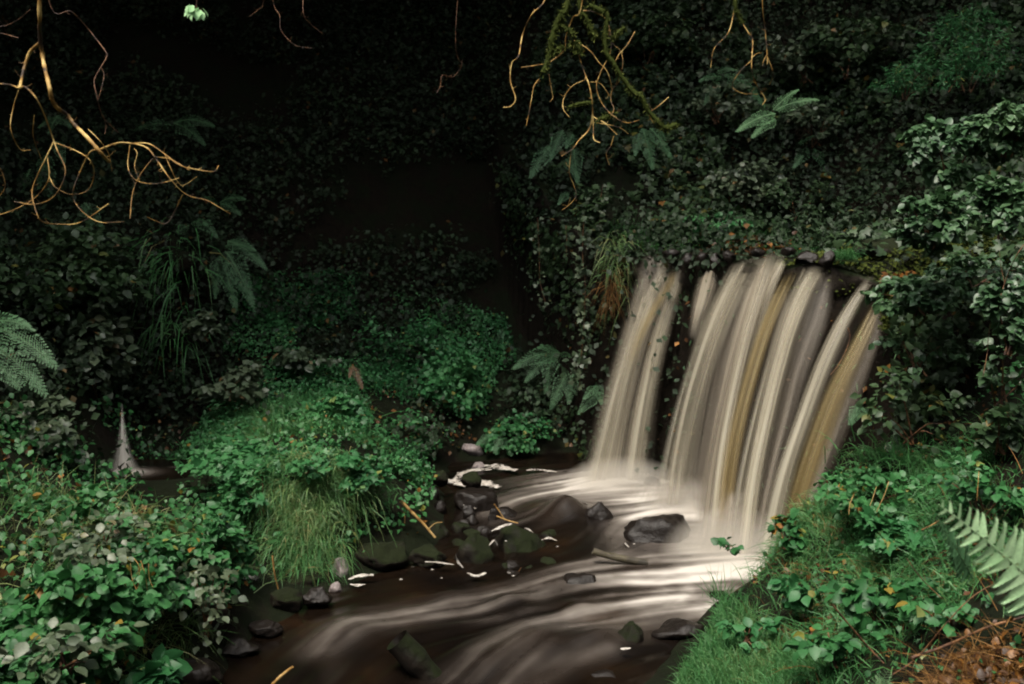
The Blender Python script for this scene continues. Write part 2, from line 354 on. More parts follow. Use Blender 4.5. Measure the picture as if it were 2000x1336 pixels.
# rock ledge and undercut face the stream falls over
def cliff():
    seg = LEDGE[1:-1]; L = np.concatenate([[0], np.cumsum(np.linalg.norm(np.diff(seg, axis=0), axis=1))])
    ns, nz_ = 260, 70
    s = np.linspace(0, L[-1], ns)
    cx = np.interp(s, L, seg[:, 0]); cyy = np.interp(s, L, seg[:, 1])
    tx = np.gradient(cx); ty = np.gradient(cyy); nn = unit(np.stack([ty, -tx], -1)); nn = np.stack([np.convolve(np.pad(nn[:, i], 12, 'edge'), np.ones(25) / 25, 'valid') for i in (0, 1)], -1)
    c2 = np.stack([cx, cyy], -1)
    out = nn * np.where((nn @ np.array([-.8, -.6]))[:, None] < 0, -1, 1)
    top = ground_z(cx - out[:, 0] * .22, cyy - out[:, 1] * .22) + .015
    base = -.45
    v = np.linspace(0, 1, nz_)
    ZZ = base + (top[:, None] - base) * v[None]
    pp = np.stack([np.repeat(s[:, None], nz_, 1), ZZ * 2.2, np.zeros_like(ZZ)], -1)
    strata = fbm(np.stack([pp[..., 0] * .4, ZZ * 7, 0 * ZZ], -1), 1.0, 9, 3) - .5
    off = .02 - .22 * np.sin(np.clip(v * 1.02, 0, 1) * math.pi)[None] ** .7 + strata * .22 + (fbm(pp, 2.5, 5, 4) - .5) * .22
    off = np.where(v[None] > .93, off * .3 - .02, off) - .05
    pos = np.concatenate([c2[:, None] + out[:, None] * off[..., None], ZZ[..., None]], -1)
    back = pos[:, -1:] - np.concatenate([out * .35, np.zeros((ns, 1))], -1)[:, None] - np.array([0, 0, .06])
    pos = np.concatenate([pos, back], 1)
    return pos.reshape(-1, 3), grid(nz_ + 1, ns), c2, out, s, top
cv, cf, C2, COUT, CS, CTOP = cliff()
props(mesh('cliff', cv, cf, M['cliff']), kind='structure', label='dark undercut rock ledge behind the falling water', cat='cliff')

# ------------------------------------------------------------------ water surface: streaks drawn out along the flow
FLOW = [  # pixel lines on the pool, half width in m, whiteness
 ([(1230,945),(1100,955),(1000,975),(950,1000)], .16, .75), ([(1300,965),(1180,985),(1080,1005),(1000,1025)], .16, .55),
 ([(1350,985),(1300,990),(1220,985),(1150,975)], .16, .8), ([(1420,1010),(1330,1010),(1240,1010),(1210,1040),(1190,1075)], .14, .75),
 ([(1440,1090),(1330,1085),(1220,1085),(1130,1100),(1040,1135),(930,1165),(800,1180),(690,1205),(630,1240)], .16, .85),
 ([(1480,1120),(1350,1120),(1200,1120),(1150,1110),(1090,1125),(1040,1150),(900,1175),(780,1190)], .14, .7),
 ([(1460,1150),(1330,1150),(1240,1160),(1150,1180),(1060,1190),(1000,1225),(930,1270),(840,1320)], .15, .72),
 ([(1420,1175),(1300,1180),(1180,1200),(1060,1225),(1010,1280),(960,1336)], .12, .55),
 ([(1380,1195),(1250,1215),(1140,1250),(1050,1300),(1000,1345)], .10, .32),
 ([(1000,1195),(880,1185),(760,1200),(690,1225),(655,1255),(640,1300),(600,1340)], .08, .30),
 ([(1180,1250),(1100,1270),(1020,1290),(960,1345)], .09, .34),
 ([(700,1280),(600,1330),(480,1380)], .3, .05), ([(1050,950),(980,960),(930,985)], .1, .3),
]
def water():
    x0, x1, y0, y1, st = -2.9, 2.35, 3.1, 9.2, .0125
    nx, ny = int((x1 - x0) / st), int((y1 - y0) / st)
    gx = np.linspace(x0, x1, nx); gy = np.linspace(y0, y1, ny); X, Y = np.meshgrid(gx, gy)
    V = np.zeros((ny, nx, 2)); Wt = np.full((ny, nx), 1e-6); V[..., 0] -= .55e-6; V[..., 1] -= .8e-6
    D = np.zeros((ny, nx)); 
    for line, wd, amt in FLOW:
        p = np.array([on(a, b)[:2] for a, b in line]); tot = len(p) - 1
        best = np.full((ny, nx), 9.); bt = np.zeros((ny, nx))
        for i, (a, b) in enumerate(zip(p[:-1], p[1:])):
            d = b - a; q = np.stack([X, Y], -1) - a
            t = np.clip((q @ d) / (d @ d), 0, 1); dist = np.linalg.norm(q - t[..., None] * d, axis=-1)
            w = np.exp(-(dist / .22) ** 2) + 1e-4 / (dist + .1) ** 2
            V += w[..., None] * unit(d); Wt += w
            mm = dist < best; best = np.where(mm, dist, best); bt = np.where(mm, (i + t) / tot, bt)
        D = np.maximum(D, amt * np.exp(-(best / wd) ** 2) * (1 - .60 * bt))
    V = unit(V)
    rng = np.random.default_rng(5)
    def smooth(a, k):
        ker = np.exp(-np.linspace(-2, 2, 2 * k + 1) ** 2); ker /= ker.sum()
        a = np.apply_along_axis(lambda r: np.convolve(np.pad(r, k, 'wrap'), ker, 'valid'), 0, a)
        return np.apply_along_axis(lambda r: np.convolve(np.pad(r, k, 'wrap'), ker, 'valid'), 1, a)
    def lic(noise, steps):
        acc = noise.copy()
        for sgn in (1, -1):
            px_ = np.tile(np.arange(nx, dtype=float), (ny, 1)); py_ = np.tile(np.arange(ny, dtype=float)[:, None], (1, nx))
            for k in range(steps):
                ix = np.clip(px_.astype(int), 0, nx - 1); iy = np.clip(py_.astype(int), 0, ny - 1)
                v = V[iy, ix]; px_ += sgn * v[..., 0]; py_ += sgn * v[..., 1]
                acc += noise[np.clip(py_.astype(int), 0, ny - 1), np.clip(px_.astype(int), 0, nx - 1)]
        acc -= acc.mean(); return acc / acc.std()
    fine = lic(smooth(rng.standard_normal((ny, nx)), 1), 34)
    broad = lic(smooth(rng.standard_normal((ny, nx)), 5), 60)
    mid = lic(smooth(rng.standard_normal((ny, nx)), 3), 50)
    st_ = .34 * fine + .5 * mid + .65 * broad
    # white where the falls land
    for px, py, rx, ry, amt in [(1190,950,.60,.38,1.15),(1320,985,.55,.5,1.1),(1435,1095,.45,.5,1.3),(1380,1140,.75,.36,1.15),(1500,1085,.3,.35,.9),(1290,1110,.45,.14,.6)]:
        c = on(px, py); D = np.maximum(D, amt * np.exp(-((X - c[0]) / rx) ** 2 - ((Y - c[1]) / ry) ** 2))
    foam = np.clip(D * (.86 + .50 * st_) + .05 * np.clip(st_ - .8, 0, 2), 0, 1)
    foam = .55 * smooth(foam, 2) + .45 * smooth(foam, 7)
    Zw = -.03 * np.clip(7.2 - Y, 0, 9) + .008 * smooth(broad, 4) * np.clip(.8 - D, .15, 1)
    for px, py, h, r in [(1105,1000,.13,.16),(1128,1168,.03,.10),(1000,1165,.05,.14),(880,1150,.03,.1),(1060,1235,.07,.2),(680,1215,.05,.2),(960,1270,.05,.2),(1180,1230,.05,.15)]:
        c = on(px, py); Zw = Zw + h * np.exp(-(((X - c[0]) ** 2 + (Y - c[1]) ** 2) / r ** 2))
    for px, py, h, r in [(1430,1095,.04,.35),(1200,950,.05,.3),(1330,990,.05,.3),(1500,1100,.03,.25)]:
        c = on(px, py); Zw = Zw + h * np.exp(-(((X - c[0]) ** 2 + (Y - c[1]) ** 2) / r ** 2)) 
    o = mesh('water', np.stack([X, Y, Zw], -1).reshape(-1, 3), grid(nx, ny), M['water'], attrs={'foam': np.clip(1.12 * foam ** 1.7, 0, 1).ravel()})
    props(o, 'peat brown stream streaked with white silky current', 'water', kind='structure')
water()
# still pool at the foot of the little cascade, and the stream above the ledge
def flat_water(name, cx, cy_, rx, ry, z, label, foamspots=()):
    nx = ny = 160
    X, Y = np.meshgrid(np.linspace(cx - rx, cx + rx, nx), np.linspace(cy_ - ry, cy_ + ry, ny))
    fo = np.zeros_like(X)
    for a, b, r1, r2, amt in foamspots: fo = np.maximum(fo, amt * np.exp(-((X - a) / r1) ** 2 - ((Y - b) / r2) ** 2))
    fo = np.clip(fo * (.6 + .9 * fbm(xy0(X * 4, Y * 12), 2., 4)), 0, 1)
    Zz = z + .008 * (fbm(xy0(X, Y), 6., 2) - .5)
    fc = grid(nx, ny)
    if z > 1.5: fc = fc[((ledge_sd(X, Y) > .0) & (X - .75 * (7.0 - Y) < 1.98)).ravel()[fc].all(1)]
    m = mesh(name, np.stack([X, Y, Zz], -1).reshape(-1, 3), fc, M['water'], attrs={'foam': fo.ravel()})
    return props(m, label, 'water', kind='structure')
pc = at(300, 922, 7.0)
cc = at(245, 920, 7.0)
flat_water('water', pc[0], 7.0, .55, .32, pc[2] + .01, 'small dark pool under the little cascade', [(cc[0] + .02, 6.95, .15, .09, 1.3), (at(365, 918, 7)[0], 7.1, .1, .02, .7)])
flat_water('water', 2.0, 7.75, 1.25, 1.35, 1.835, 'shallow brown stream sliding over the ledge above the falls')

# ------------------------------------------------------------------ falling water
def strand(parent, left, right, d0, d1, mat, bulge=.05, topfade=.13, botwhite=.35, edgepow=2.0, widen=.22, nu=40, nv=70, name='water_strand', fade_end=0., front=0.):
    l = np.array(left, float); r = np.array(right, float)
    if l[-1, 1] > 1040 and l[0, 1] < 700:
        l = np.concatenate([l, [l[-1] + (l[-1] - l[-2]) / max(l[-1, 1] - l[-2, 1], 1) * 34]]); r = np.concatenate([r, [r[-1] + (r[-1] - r[-2]) / max(r[-1, 1] - r[-2, 1], 1) * 34]])
        d1 = (d1[0] - .22, d1[1] - .20)
    def res(p):
        t = np.concatenate([[0], np.cumsum(np.linalg.norm(np.diff(p, axis=0), axis=1))]); t /= t[-1]
        q = np.linspace(0, 1, nv); a = np.stack([np.interp(q, t, p[:, i]) for i in (0, 1)], -1)
        k = 7; a2 = np.stack([np.convolve(np.pad(a[:, i], k, 'reflect', reflect_type='odd'), np.ones(2 * k + 1) / (2 * k + 1), 'valid') for i in (0, 1)], -1)
        return a2
    l, r = res(l), res(r); v = np.linspace(0, 1, nv)
    yv = .5 * (l[:, 1] + r[:, 1]); fr = np.clip((yv - yv[0]) / (yv[-1] - yv[0]), 0, 1)
    dl = d0[0] + (d1[0] - d0[0]) * np.sqrt(fr) - front; dr = d0[1] + (d1[1] - d0[1]) * np.sqrt(fr) - front
    A, B = at(l[:, 0], l[:, 1], dl), at(r[:, 0], r[:, 1], dr)
    wd_ = (widen * (.25 + .75 * np.clip(v * 3, 0, 1)))[:, None]; A, B = A + (A - B) * wd_, B + (B - A) * wd_
    bulge = bulge * .55
    th = np.linspace(0, 2 * math.pi, nu, endpoint=False)
    w = .5 - .5 * np.cos(th)                       # 0 at the left edge, 1 at the right edge
    nrm = unit(np.stack([-.8 + 0 * v, -.6 + 0 * v, .15 + 0 * v], -1))
    wid = np.linalg.norm(B - A, axis=1)
    pos = A[:, None] + (B - A)[:, None] * w[None, :, None] + nrm[:, None] * (np.sin(th)[None] * np.minimum(bulge, wid * .4)[:, None])[..., None]
    edge = np.clip(np.sin(np.pi * w), 0, 1)[None] ** edgepow * np.clip(v[:, None] / (max(topfade, 1e-3) * (.08 + 1.9 * vnoise(np.stack([w * 22 + left[0][0], 0 * w, 0 * w], -1), 1.)[None])), 0, 1)
    if fade_end: edge = edge * np.clip((1 - v) / fade_end, 0, 1)[:, None]
    white = (botwhite * np.clip((v - .72) / .28, 0, 1) ** 2)[:, None] * np.ones(nu)[None]
    length = np.concatenate([[0], np.cumsum(np.linalg.norm(np.diff(.5 * (A + B), axis=0), axis=1))])
    U = np.abs(w)[None] * np.mean(wid) + np.where(th < math.pi, 0, 3.7)[None] + 0 * v[:, None]
    uv = np.stack([U, np.repeat(length[:, None], nu, 1)], -1).reshape(-1, 2)
    i = np.arange(nu * nv).reshape(nv, nu); j = np.roll(i, -1, 1)
    f = np.stack([i[:-1], j[:-1], j[1:], i[1:]], -1).reshape(-1, 4)
    return mesh(name, pos.reshape(-1, 3), f, mat, parent, attrs={'edge': edge.ravel(), 'white': white.ravel()}, uv=uv)

wf = empty('waterfall', at(1200, 940, 7.75), 'creamy curtain of falling water set apart beside the hanging ivy', 'waterfall', 'falls pouring over the ledge')
strand(wf, [(1256,496),(1241,576),(1216,677),(1195,745),(1173,820),(1152,915),(1142,955)], [(1336,508),(1326,576),(1302,640),(1285,705),(1270,795),(1257,926),(1254,955)], (8.1, 7.9), (7.75, 7.7), M['fall_grey'], .07)
strand(wf, [(1300,505),(1262,565),(1236,630),(1212,705),(1190,780),(1165,880),(1148,950)], [(1328,515),(1296,570),(1264,650),(1240,730),(1222,810),(1205,900),(1196,950)], (8.0, 7.95), (7.72, 7.7), M['fall_cream'], .05, front=.06)
strand(wf, [(1316,520),(1296,560),(1264,610),(1238,660),(1215,730)], [(1330,522),(1310,565),(1278,615),(1252,668),(1228,740)], (7.95, 7.95), (7.8, 7.78), M['fall_gold'], .03, front=.11, fade_end=.5)
strand(wf, [(1322,512),(1300,580),(1274,660),(1256,740),(1236,840),(1222,950)], [(1342,510),(1326,580),(1304,650),(1286,730),(1268,830),(1254,950)], (7.95, 7.9), (7.72, 7.68), M['fall_cream'], .05, front=.05)
strand(wf, [(1262,494),(1252,540),(1240,590)], [(1300,498),(1288,540),(1266,590)], (8.1, 8.0), (8., 7.95), M['fall_wisp'], .04, fade_end=.3, front=.03)

wf = empty('waterfall', at(1420, 1070, 6.5), 'broadest fall, several merged cream and golden streams in the middle of the ledge', 'waterfall', 'falls pouring over the ledge')
strand(wf, [(1372,522),(1362,560),(1352,610),(1345,660)], [(1412,508),(1398,560),(1376,620),(1364,670)], (7.7, 7.55), (7.45, 7.4), M['fall_grey'], .04, fade_end=.45)
strand(wf, [(1378,515),(1370,560),(1366,610)], [(1388,512),(1382,560),(1376,610)], (7.7, 7.7), (7.5, 7.5), M['fall_cream'], .02, fade_end=.5, front=.03)
strand(wf, [(1432,508),(1402,565),(1372,635),(1345,726),(1324,793),(1308,863),(1294,926),(1288,985)], [(1490,498),(1446,576),(1410,656),(1386,726),(1365,810),(1348,926),(1344,985)], (7.45, 7.2), (7.0, 6.95), M['fall_cream'], .07)
strand(wf, [(1440,505),(1420,560),(1400,640),(1380,760),(1360,880),(1345,1000)], [(1500,495),(1480,580),(1460,680),(1440,780),(1420,870),(1405,1000)], (7.45, 7.2), (7.05, 6.95), M['fall_veil'], .05, front=-.1)
strand(wf, [(1478,500),(1448,600),(1426,690),(1404,790),(1384,880),(1366,985),(1358,1075)], [(1538,490),(1494,580),(1464,680),(1440,780),(1422,870),(1406,960),(1398,1085)], (7.25, 7.0), (6.75, 6.55), M['fall_grey'], .07)
strand(wf, [(1500,492),(1462,600),(1440,690),(1420,790),(1400,900),(1385,1070)], [(1524,490),(1482,600),(1456,690),(1434,790),(1416,900),(1402,1075)], (7.15, 7.1), (6.62, 6.55), M['fall_cream'], .04, front=.07)
strand(wf, [(1527,540),(1489,618),(1469,680),(1448,758),(1424,845),(1406,926),(1394,1075)], [(1562,525),(1516,618),(1492,688),(1471,758),(1450,845),(1436,926),(1426,1085)], (7.0, 6.9), (6.5, 6.45), M['fall_gold'], .05, front=.05)
strand(wf, [(1520,500),(1494,560),(1468,640),(1450,720)], [(1545,495),(1514,560),(1486,640),(1466,720)], (7.05, 7.0), (6.8, 6.75), M['fall_cream'], .04, fade_end=.35, front=.04)
strand(wf, [(1562,525),(1524,618),(1503,705),(1479,793),(1448,926),(1424,1090)], [(1622,518),(1570,600),(1543,688),(1519,775),(1488,926),(1470,1090)], (6.85, 6.65), (6.4, 6.3), M['fall_cream'], .09)
strand(wf, [(1585,518),(1540,618),(1516,705),(1494,793),(1465,926),(1445,1090)], [(1610,520),(1562,618),(1534,705),(1512,793),(1484,926),(1466,1090)], (6.8, 6.7), (6.35, 6.3), M['fall_cream'], .04, front=.09)
strand(wf, [(1596,525),(1560,618),(1540,690),(1518,775),(1488,926),(1462,1080)], [(1630,535),(1629,583),(1608,656),(1578,705),(1560,790),(1520,926),(1490,1080)], (6.7, 6.6), (6.35, 6.25), M['fall_veil'], .05, front=-.03)
strand(wf, [(1520,905),(1498,960),(1478,1020),(1466,1085)], [(1548,860),(1530,910),(1505,960),(1490,1085)], (6.4, 6.35), (6.3, 6.2), M['fall_cream'], .05, botwhite=.8, topfade=.3)
strand(wf, [(1400,960),(1380,1010),(1360,1060),(1335,1110)], [(1480,950),(1485,1010),(1490,1060),(1492,1115)], (6.4, 6.3), (6.15, 6.1), M['fall_veil'], .1, botwhite=.9, topfade=.5, fade_end=.3)
strand(wf, [(1260,925),(1240,950),(1220,980)], [(1400,930),(1410,960),(1420,1010)], (7.2, 7.0), (7.0, 6.8), M['fall_veil'], .08, botwhite=.9, topfade=.5, fade_end=.4)

strand(wf, [(1392,508),(1378,640),(1360,760),(1340,880),(1322,990)], [(1480,500),(1440,640),(1412,760),(1392,880),(1380,1010)], (7.75, 7.2), (7.2, 6.9), M['fall_veil'], .04, front=-.12)
strand(wf, [(1440,505),(1410,640),(1385,760),(1362,880),(1345,1040)], [(1622,525),(1590,640),(1555,760),(1520,880),(1480,1080)], (7.4, 6.7), (6.85, 6.4), M['fall_veil'], .05, front=-.12)
wf = empty('waterfall', at(1510, 1085, 6.25), 'slender pale water strand arching past the dark gap beside the broadest fall', 'waterfall', 'falls pouring over the ledge')
strand(wf, [(1696,536),(1647,598),(1615,660),(1588,723),(1564,793),(1539,863),(1518,926),(1500,1000),(1484,1085)], [(1712,541),(1670,607),(1642,670),(1612,733),(1587,810),(1562,880),(1547,928),(1532,1000),(1517,1095)], (6.45, 6.4), (6.25, 6.15), M['fall_cream'], .05)
strand(wf, [(1640,640),(1620,690),(1600,740),(1580,800),(1555,880)], [(1676,640),(1650,690),(1622,740),(1600,800),(1575,880)], (6.42, 6.4), (6.3, 6.28), M['fall_veil'], .03, fade_end=.4, topfade=.4)

wf = empty('waterfall', at(1540, 1085, 6.2), 'outermost golden brown water strand emerging under the yellow leaves', 'waterfall', 'falls pouring over the ledge')
strand(wf, [(1702,590),(1668,660),(1636,719),(1604,786),(1576,863),(1553,928),(1530,1010),(1512,1095)], [(1728,600),(1692,684),(1655,758),(1632,828),(1598,928),(1580,985),(1552,1095)], (6.3, 6.25), (6.2, 6.05), M['fall_gold'], .05)
strand(wf, [(1716,590),(1684,664),(1652,730),(1622,800),(1594,880),(1560,990),(1530,1095)], [(1740,600),(1712,684),(1682,758),(1656,828),(1616,928),(1590,1000),(1562,1095)], (6.3, 6.25), (6.2, 6.05), M['fall_veil'], .05)

wf = empty('waterfall', at(245, 920, 7.0), 'tiny white cascade dropping into the small side pool among dark leaves', 'waterfall')
strand(wf, [(237,785),(235,840),(230,890),(219,928)], [(239,785),(244,840),(252,890),(268,928)], (7.15, 7.15), (7.0, 7.0), M['fall_white'], .006, topfade=.6, botwhite=1., widen=.45, front=.25, edgepow=2.6)
wf = empty('waterfall', at(468, 1140, 5.6), 'low white spill of the side brook between bramble leaves and the grass tussock', 'waterfall')
strand(wf, [(432,1118),(438,1130),(446,1150)], [(488,1112),(496,1128),(492,1150)], (5.75, 5.75), (5.6, 5.6), M['fall_white'], .06, topfade=.2, botwhite=.9)
strand(wf, [(418,1012),(424,1050),(438,1110)], [(440,1010),(448,1050),(462,1112)], (6.0, 6.0), (5.75, 5.75), M['fall_veil'], .03, topfade=.2)

def mist(label, px, py, d, R, dens):
    m, n, N, L = new_mat('spray_mist'); tc = N('TexCoord'); g = N('TexGradient', gradient_type='SPHERICAL'); L(tc.outputs['Object'], g.inputs[0])
    mu = N('Math', operation='MULTIPLY'); mu.inputs[1].default_value = dens; L(g.outputs['Fac'], mu.inputs[0])
    v = N('VolumePrincipled'); v.inputs['Color'].default_value = (.9, .85, .77, 1); L(mu.outputs[0], v.inputs['Density'])
    o = N('OutputMaterial'); L(v.outputs[0], o.inputs['Volume'])
    bm = bmesh.new(); bmesh.ops.create_icosphere(bm, subdivisions=3, radius=1.0)
    me = bpy.data.meshes.new('mist'); bm.to_mesh(me); bm.free(); me.materials.append(m)
    ob = bpy.data.objects.new('mist', me); COL.objects.link(ob); ob.location = tuple(at(px, py, d)); ob.scale = R
    props(ob, label, 'mist', kind='stuff')
mist('spray hanging at the foot of the broadest fall', 1435, 1100, 6.1, (.50, .46, .36), 6.5)
mist('spray hanging at the foot of the creamy curtain', 1215, 945, 7.55, (.48, .40, .22), 6.)
mist('spray between the two biggest falls', 1350, 985, 7.0, (.40, .40, .20), 4.)
# ------------------------------------------------------------------ leaves
def tmpl(kind):
    if kind == 'small':
        v = [(0,0,0),(.36,.45,.07),(0,1,-.05),(-.36,.45,.07)]; f = [(0,1,2),(0,2,3)]
    elif kind == 'ovate':
        v = [(0,0,0),(0,.32,-.02),(0,.66,-.04),(0,1,-.16),(.27,.18,.05),(.40,.42,.07),(.26,.74,.02),(-.27,.18,.05),(-.40,.42,.07),(-.26,.74,.02)]
        f = [(0,4,1),(4,5,1),(1,5,2),(5,6,2),(2,6,3),(0,1,7),(7,1,8),(1,2,8),(8,2,9),(2,3,9)]
    elif kind == 'ivy':
        o = [(0,0),(.22,-.10),(.55,.05),(.36,.28),(.50,.52),(.20,.58),(0,1.0),(-.20,.58),(-.50,.52),(-.36,.28),(-.55,.05),(-.22,-.10)]
        v = [(0,.30,.05)] + [(a, b, -.04 if i % 2 == 0 else .0) for i, (a, b) in enumerate(o)]
        f = [(0, 1 + i, 1 + (i + 1) % 12) for i in range(12)]
    elif kind == 'narrow':
        v = [(0,0,0),(.10,.3,.02),(.07,.7,0),(0,1,-.08),(-.07,.7,0),(-.10,.3,.02)]; f = [(0,1,5),(1,2,4),(1,4,5),(2,3,4)]
    elif kind == 'pinna':
        v = [(0,0,0)]; f = []
        n = 14
        for i in range(1, n):
            t = i / n; w = .20 * (1 - t) ** .6 * (1.0 if i % 2 else .84) + .01
            v += [(-w, t, .015), (0, t, 0 - .1 * t * t), (w, t, .015)]
        v += [(0, 1, -.1)]
        f += [(0, 2, 1), (0, 3, 2)]
        for i in range(n - 2):
            a = 1 + 3 * i; b = a + 3
            f += [(a, a+1, b+1), (a, b+1, b), (a+1, a+2, b+2), (a+1, b+2, b+1)]
        a = 1 + 3 * (n - 2); e = len(v) - 1
        f += [(a, a+1, e), (a+1, a+2, e)]
    return np.array(v, float), np.array(f)
T = {k: tmpl(k) for k in ('small', 'ovate', 'ivy', 'narrow', 'pinna')}
def leaves(pos, d, nrm, size, kind, rnd, rng, acc=None, wscale=1.0):
    tv, tf = T[kind]
    y = unit(d); z = unit(nrm - (nrm * y).sum(-1, keepdims=True) * y); x = np.cross(y, z)
    s = np.broadcast_to(np.asarray(size, float), (len(pos),))[:, None, None]
    ws = np.broadcast_to(np.asarray(wscale, float), (len(pos),))[:, None, None]
    v = pos[:, None] + s * (ws * x[:, None] * tv[None, :, :1] + y[:, None] * tv[None, :, 1:2] + z[:, None] * tv[None, :, 2:3])
    f = (tf[None] + (np.arange(len(pos)) * len(tv))[:, None, None]).reshape(-1, 3)
    r = np.repeat(rnd, len(tv))
    if acc is not None: acc.add(v.reshape(-1, 3), f, r); return acc
    a = Acc(); a.add(v.reshape(-1, 3), f, r); return a
def rdir(rng, n):
    return unit(rng.standard_normal((n, 3)))
def rnd_clump(pos, rng, scale=3., seed=1, extra=.03):
    r = .18 + .5 * vnoise(pos, scale, seed) + .24 * rng.random(len(pos))
    r = r + .22 * (vnoise(pos, 14., seed + 3) - .5)
    return np.where(rng.random(len(pos)) < extra, .95 + .05 * rng.random(len(pos)), np.clip(r, 0, .92))
def tube(path, rad, n=7, acc=None, r=0., jitter=0., rng=None):
    path = np.asarray(path, float); rad = np.broadcast_to(np.asarray(rad, float), (len(path),)).copy()
    t = unit(np.gradient(path, axis=0)); ref = np.array([.31, .87, .37])
    a = unit(np.cross(t, ref)); b = np.cross(t, a)
    th = np.linspace(0, 2 * math.pi, n, endpoint=False)
    rr = rad[:, None] * (1 + (jitter * rng.standard_normal((len(path), n)) if jitter else 0))
    v = path[:, None] + (a[:, None] * np.cos(th)[None, :, None] + b[:, None] * np.sin(th)[None, :, None]) * rr[..., None]
    i = np.arange(len(path) * n).reshape(-1, n); j = np.roll(i, -1, 1)
    f = np.stack([i[:-1], j[:-1], j[1:], i[1:]], -1).reshape(-1, 4)
    acc = acc or Acc(); acc.add(v.reshape(-1, 3), f, np.full(v.shape[0] * n, r)); return acc
def spline(p, per=8):
    p = np.asarray(p, float)
    if len(p) < 3: return np.linspace(p[0], p[-1], per + 1)
    q = np.concatenate([[2 * p[0] - p[1]], p, [2 * p[-1] - p[-2]]]); out = []
    for i in range(1, len(q) - 2):
        for t in np.linspace(0, 1, per, endpoint=False):
            a, b, c, d = q[i-1], q[i], q[i+1], q[i+2]
            out.append(.5 * (2*b + (c-a)*t + (2*a-5*b+4*c-d)*t*t + (3*b-a-3*c+d)*t**3))
    out.append(p[-1]); return np.array(out)

def bush(name, label, cat, px, py, d, w, h, n, size, kind, mat, group=None, seed=0, clumps=18, depth=None, droop=0., upness=.7, stems=5, tight=.26, stem_mat='twig'):
    """A leafy plant seen at a pixel: w, h its spread in photo pixels at d metres."""
    rng = np.random.default_rng(1000 + seed)
    c = at(px, py, d); R = np.array([w / 2 * d / F, (depth or w) / 2 * d / F, h / 2 * d / F])
    base = c - np.array([0, 0, R[2]])
    root = empty(name, base, label, cat, group)
    cl = rdir(rng, clumps) * (rng.random(clumps) ** .4)[:, None] * .85
    cr = tight * (.6 + .8 * rng.random(clumps))
    wgt = cr ** 2; k = rng.choice(clumps, n, p=wgt / wgt.sum())
    o = rdir(rng, n) * (rng.random(n) ** .5)[:, None] * cr[k][:, None]
    q = cl[k] + o
    q = q * (.72 + .7 * fbm(q * 1.0 + seed, 2.2, seed % 9))[:, None]
    pos = c + q * R
    outw = unit(o * .6 + q * .6 + rng.standard_normal((n, 3)) * .45)
    nrm = unit(np.array([0, -.25, upness]) + .55 * outw + .35 * rng.standard_normal((n, 3)))
    dr = unit(outw * np.array([1, 1, .4]) + np.array([0, 0, -.25 - droop]) + .3 * rng.standard_normal((n, 3)))
    a = leaves(pos, dr, nrm, size * (.55 + .75 * rng.random(n)), kind, rnd_clump(pos, rng, 4., seed % 7), rng)
    a.build('foliage', M[mat], root)
    if stems:
        ac = Acc()
        for i in rng.choice(clumps, min(stems, clumps), replace=False):
            e = c + cl[i] * R; mid = .5 * (base + e) + rng.standard_normal(3) * .05 * R.mean() + np.array([0, 0, .15 * R[2]])
            tube(spline([base + rng.standard_normal(3) * np.array([.1, .1, .02]) * R[0], mid, e], 6), np.linspace(.006, .0022, 13), 5, ac)
        ac.build('stem', M[stem_mat], root)
    return root

def scatter(poly_fn, n, rng, box):
    x = rng.uniform(box[0], box[1], n); y = rng.uniform(box[2], box[3], n)
    k = poly_fn(x, y); return x[k], y[k]

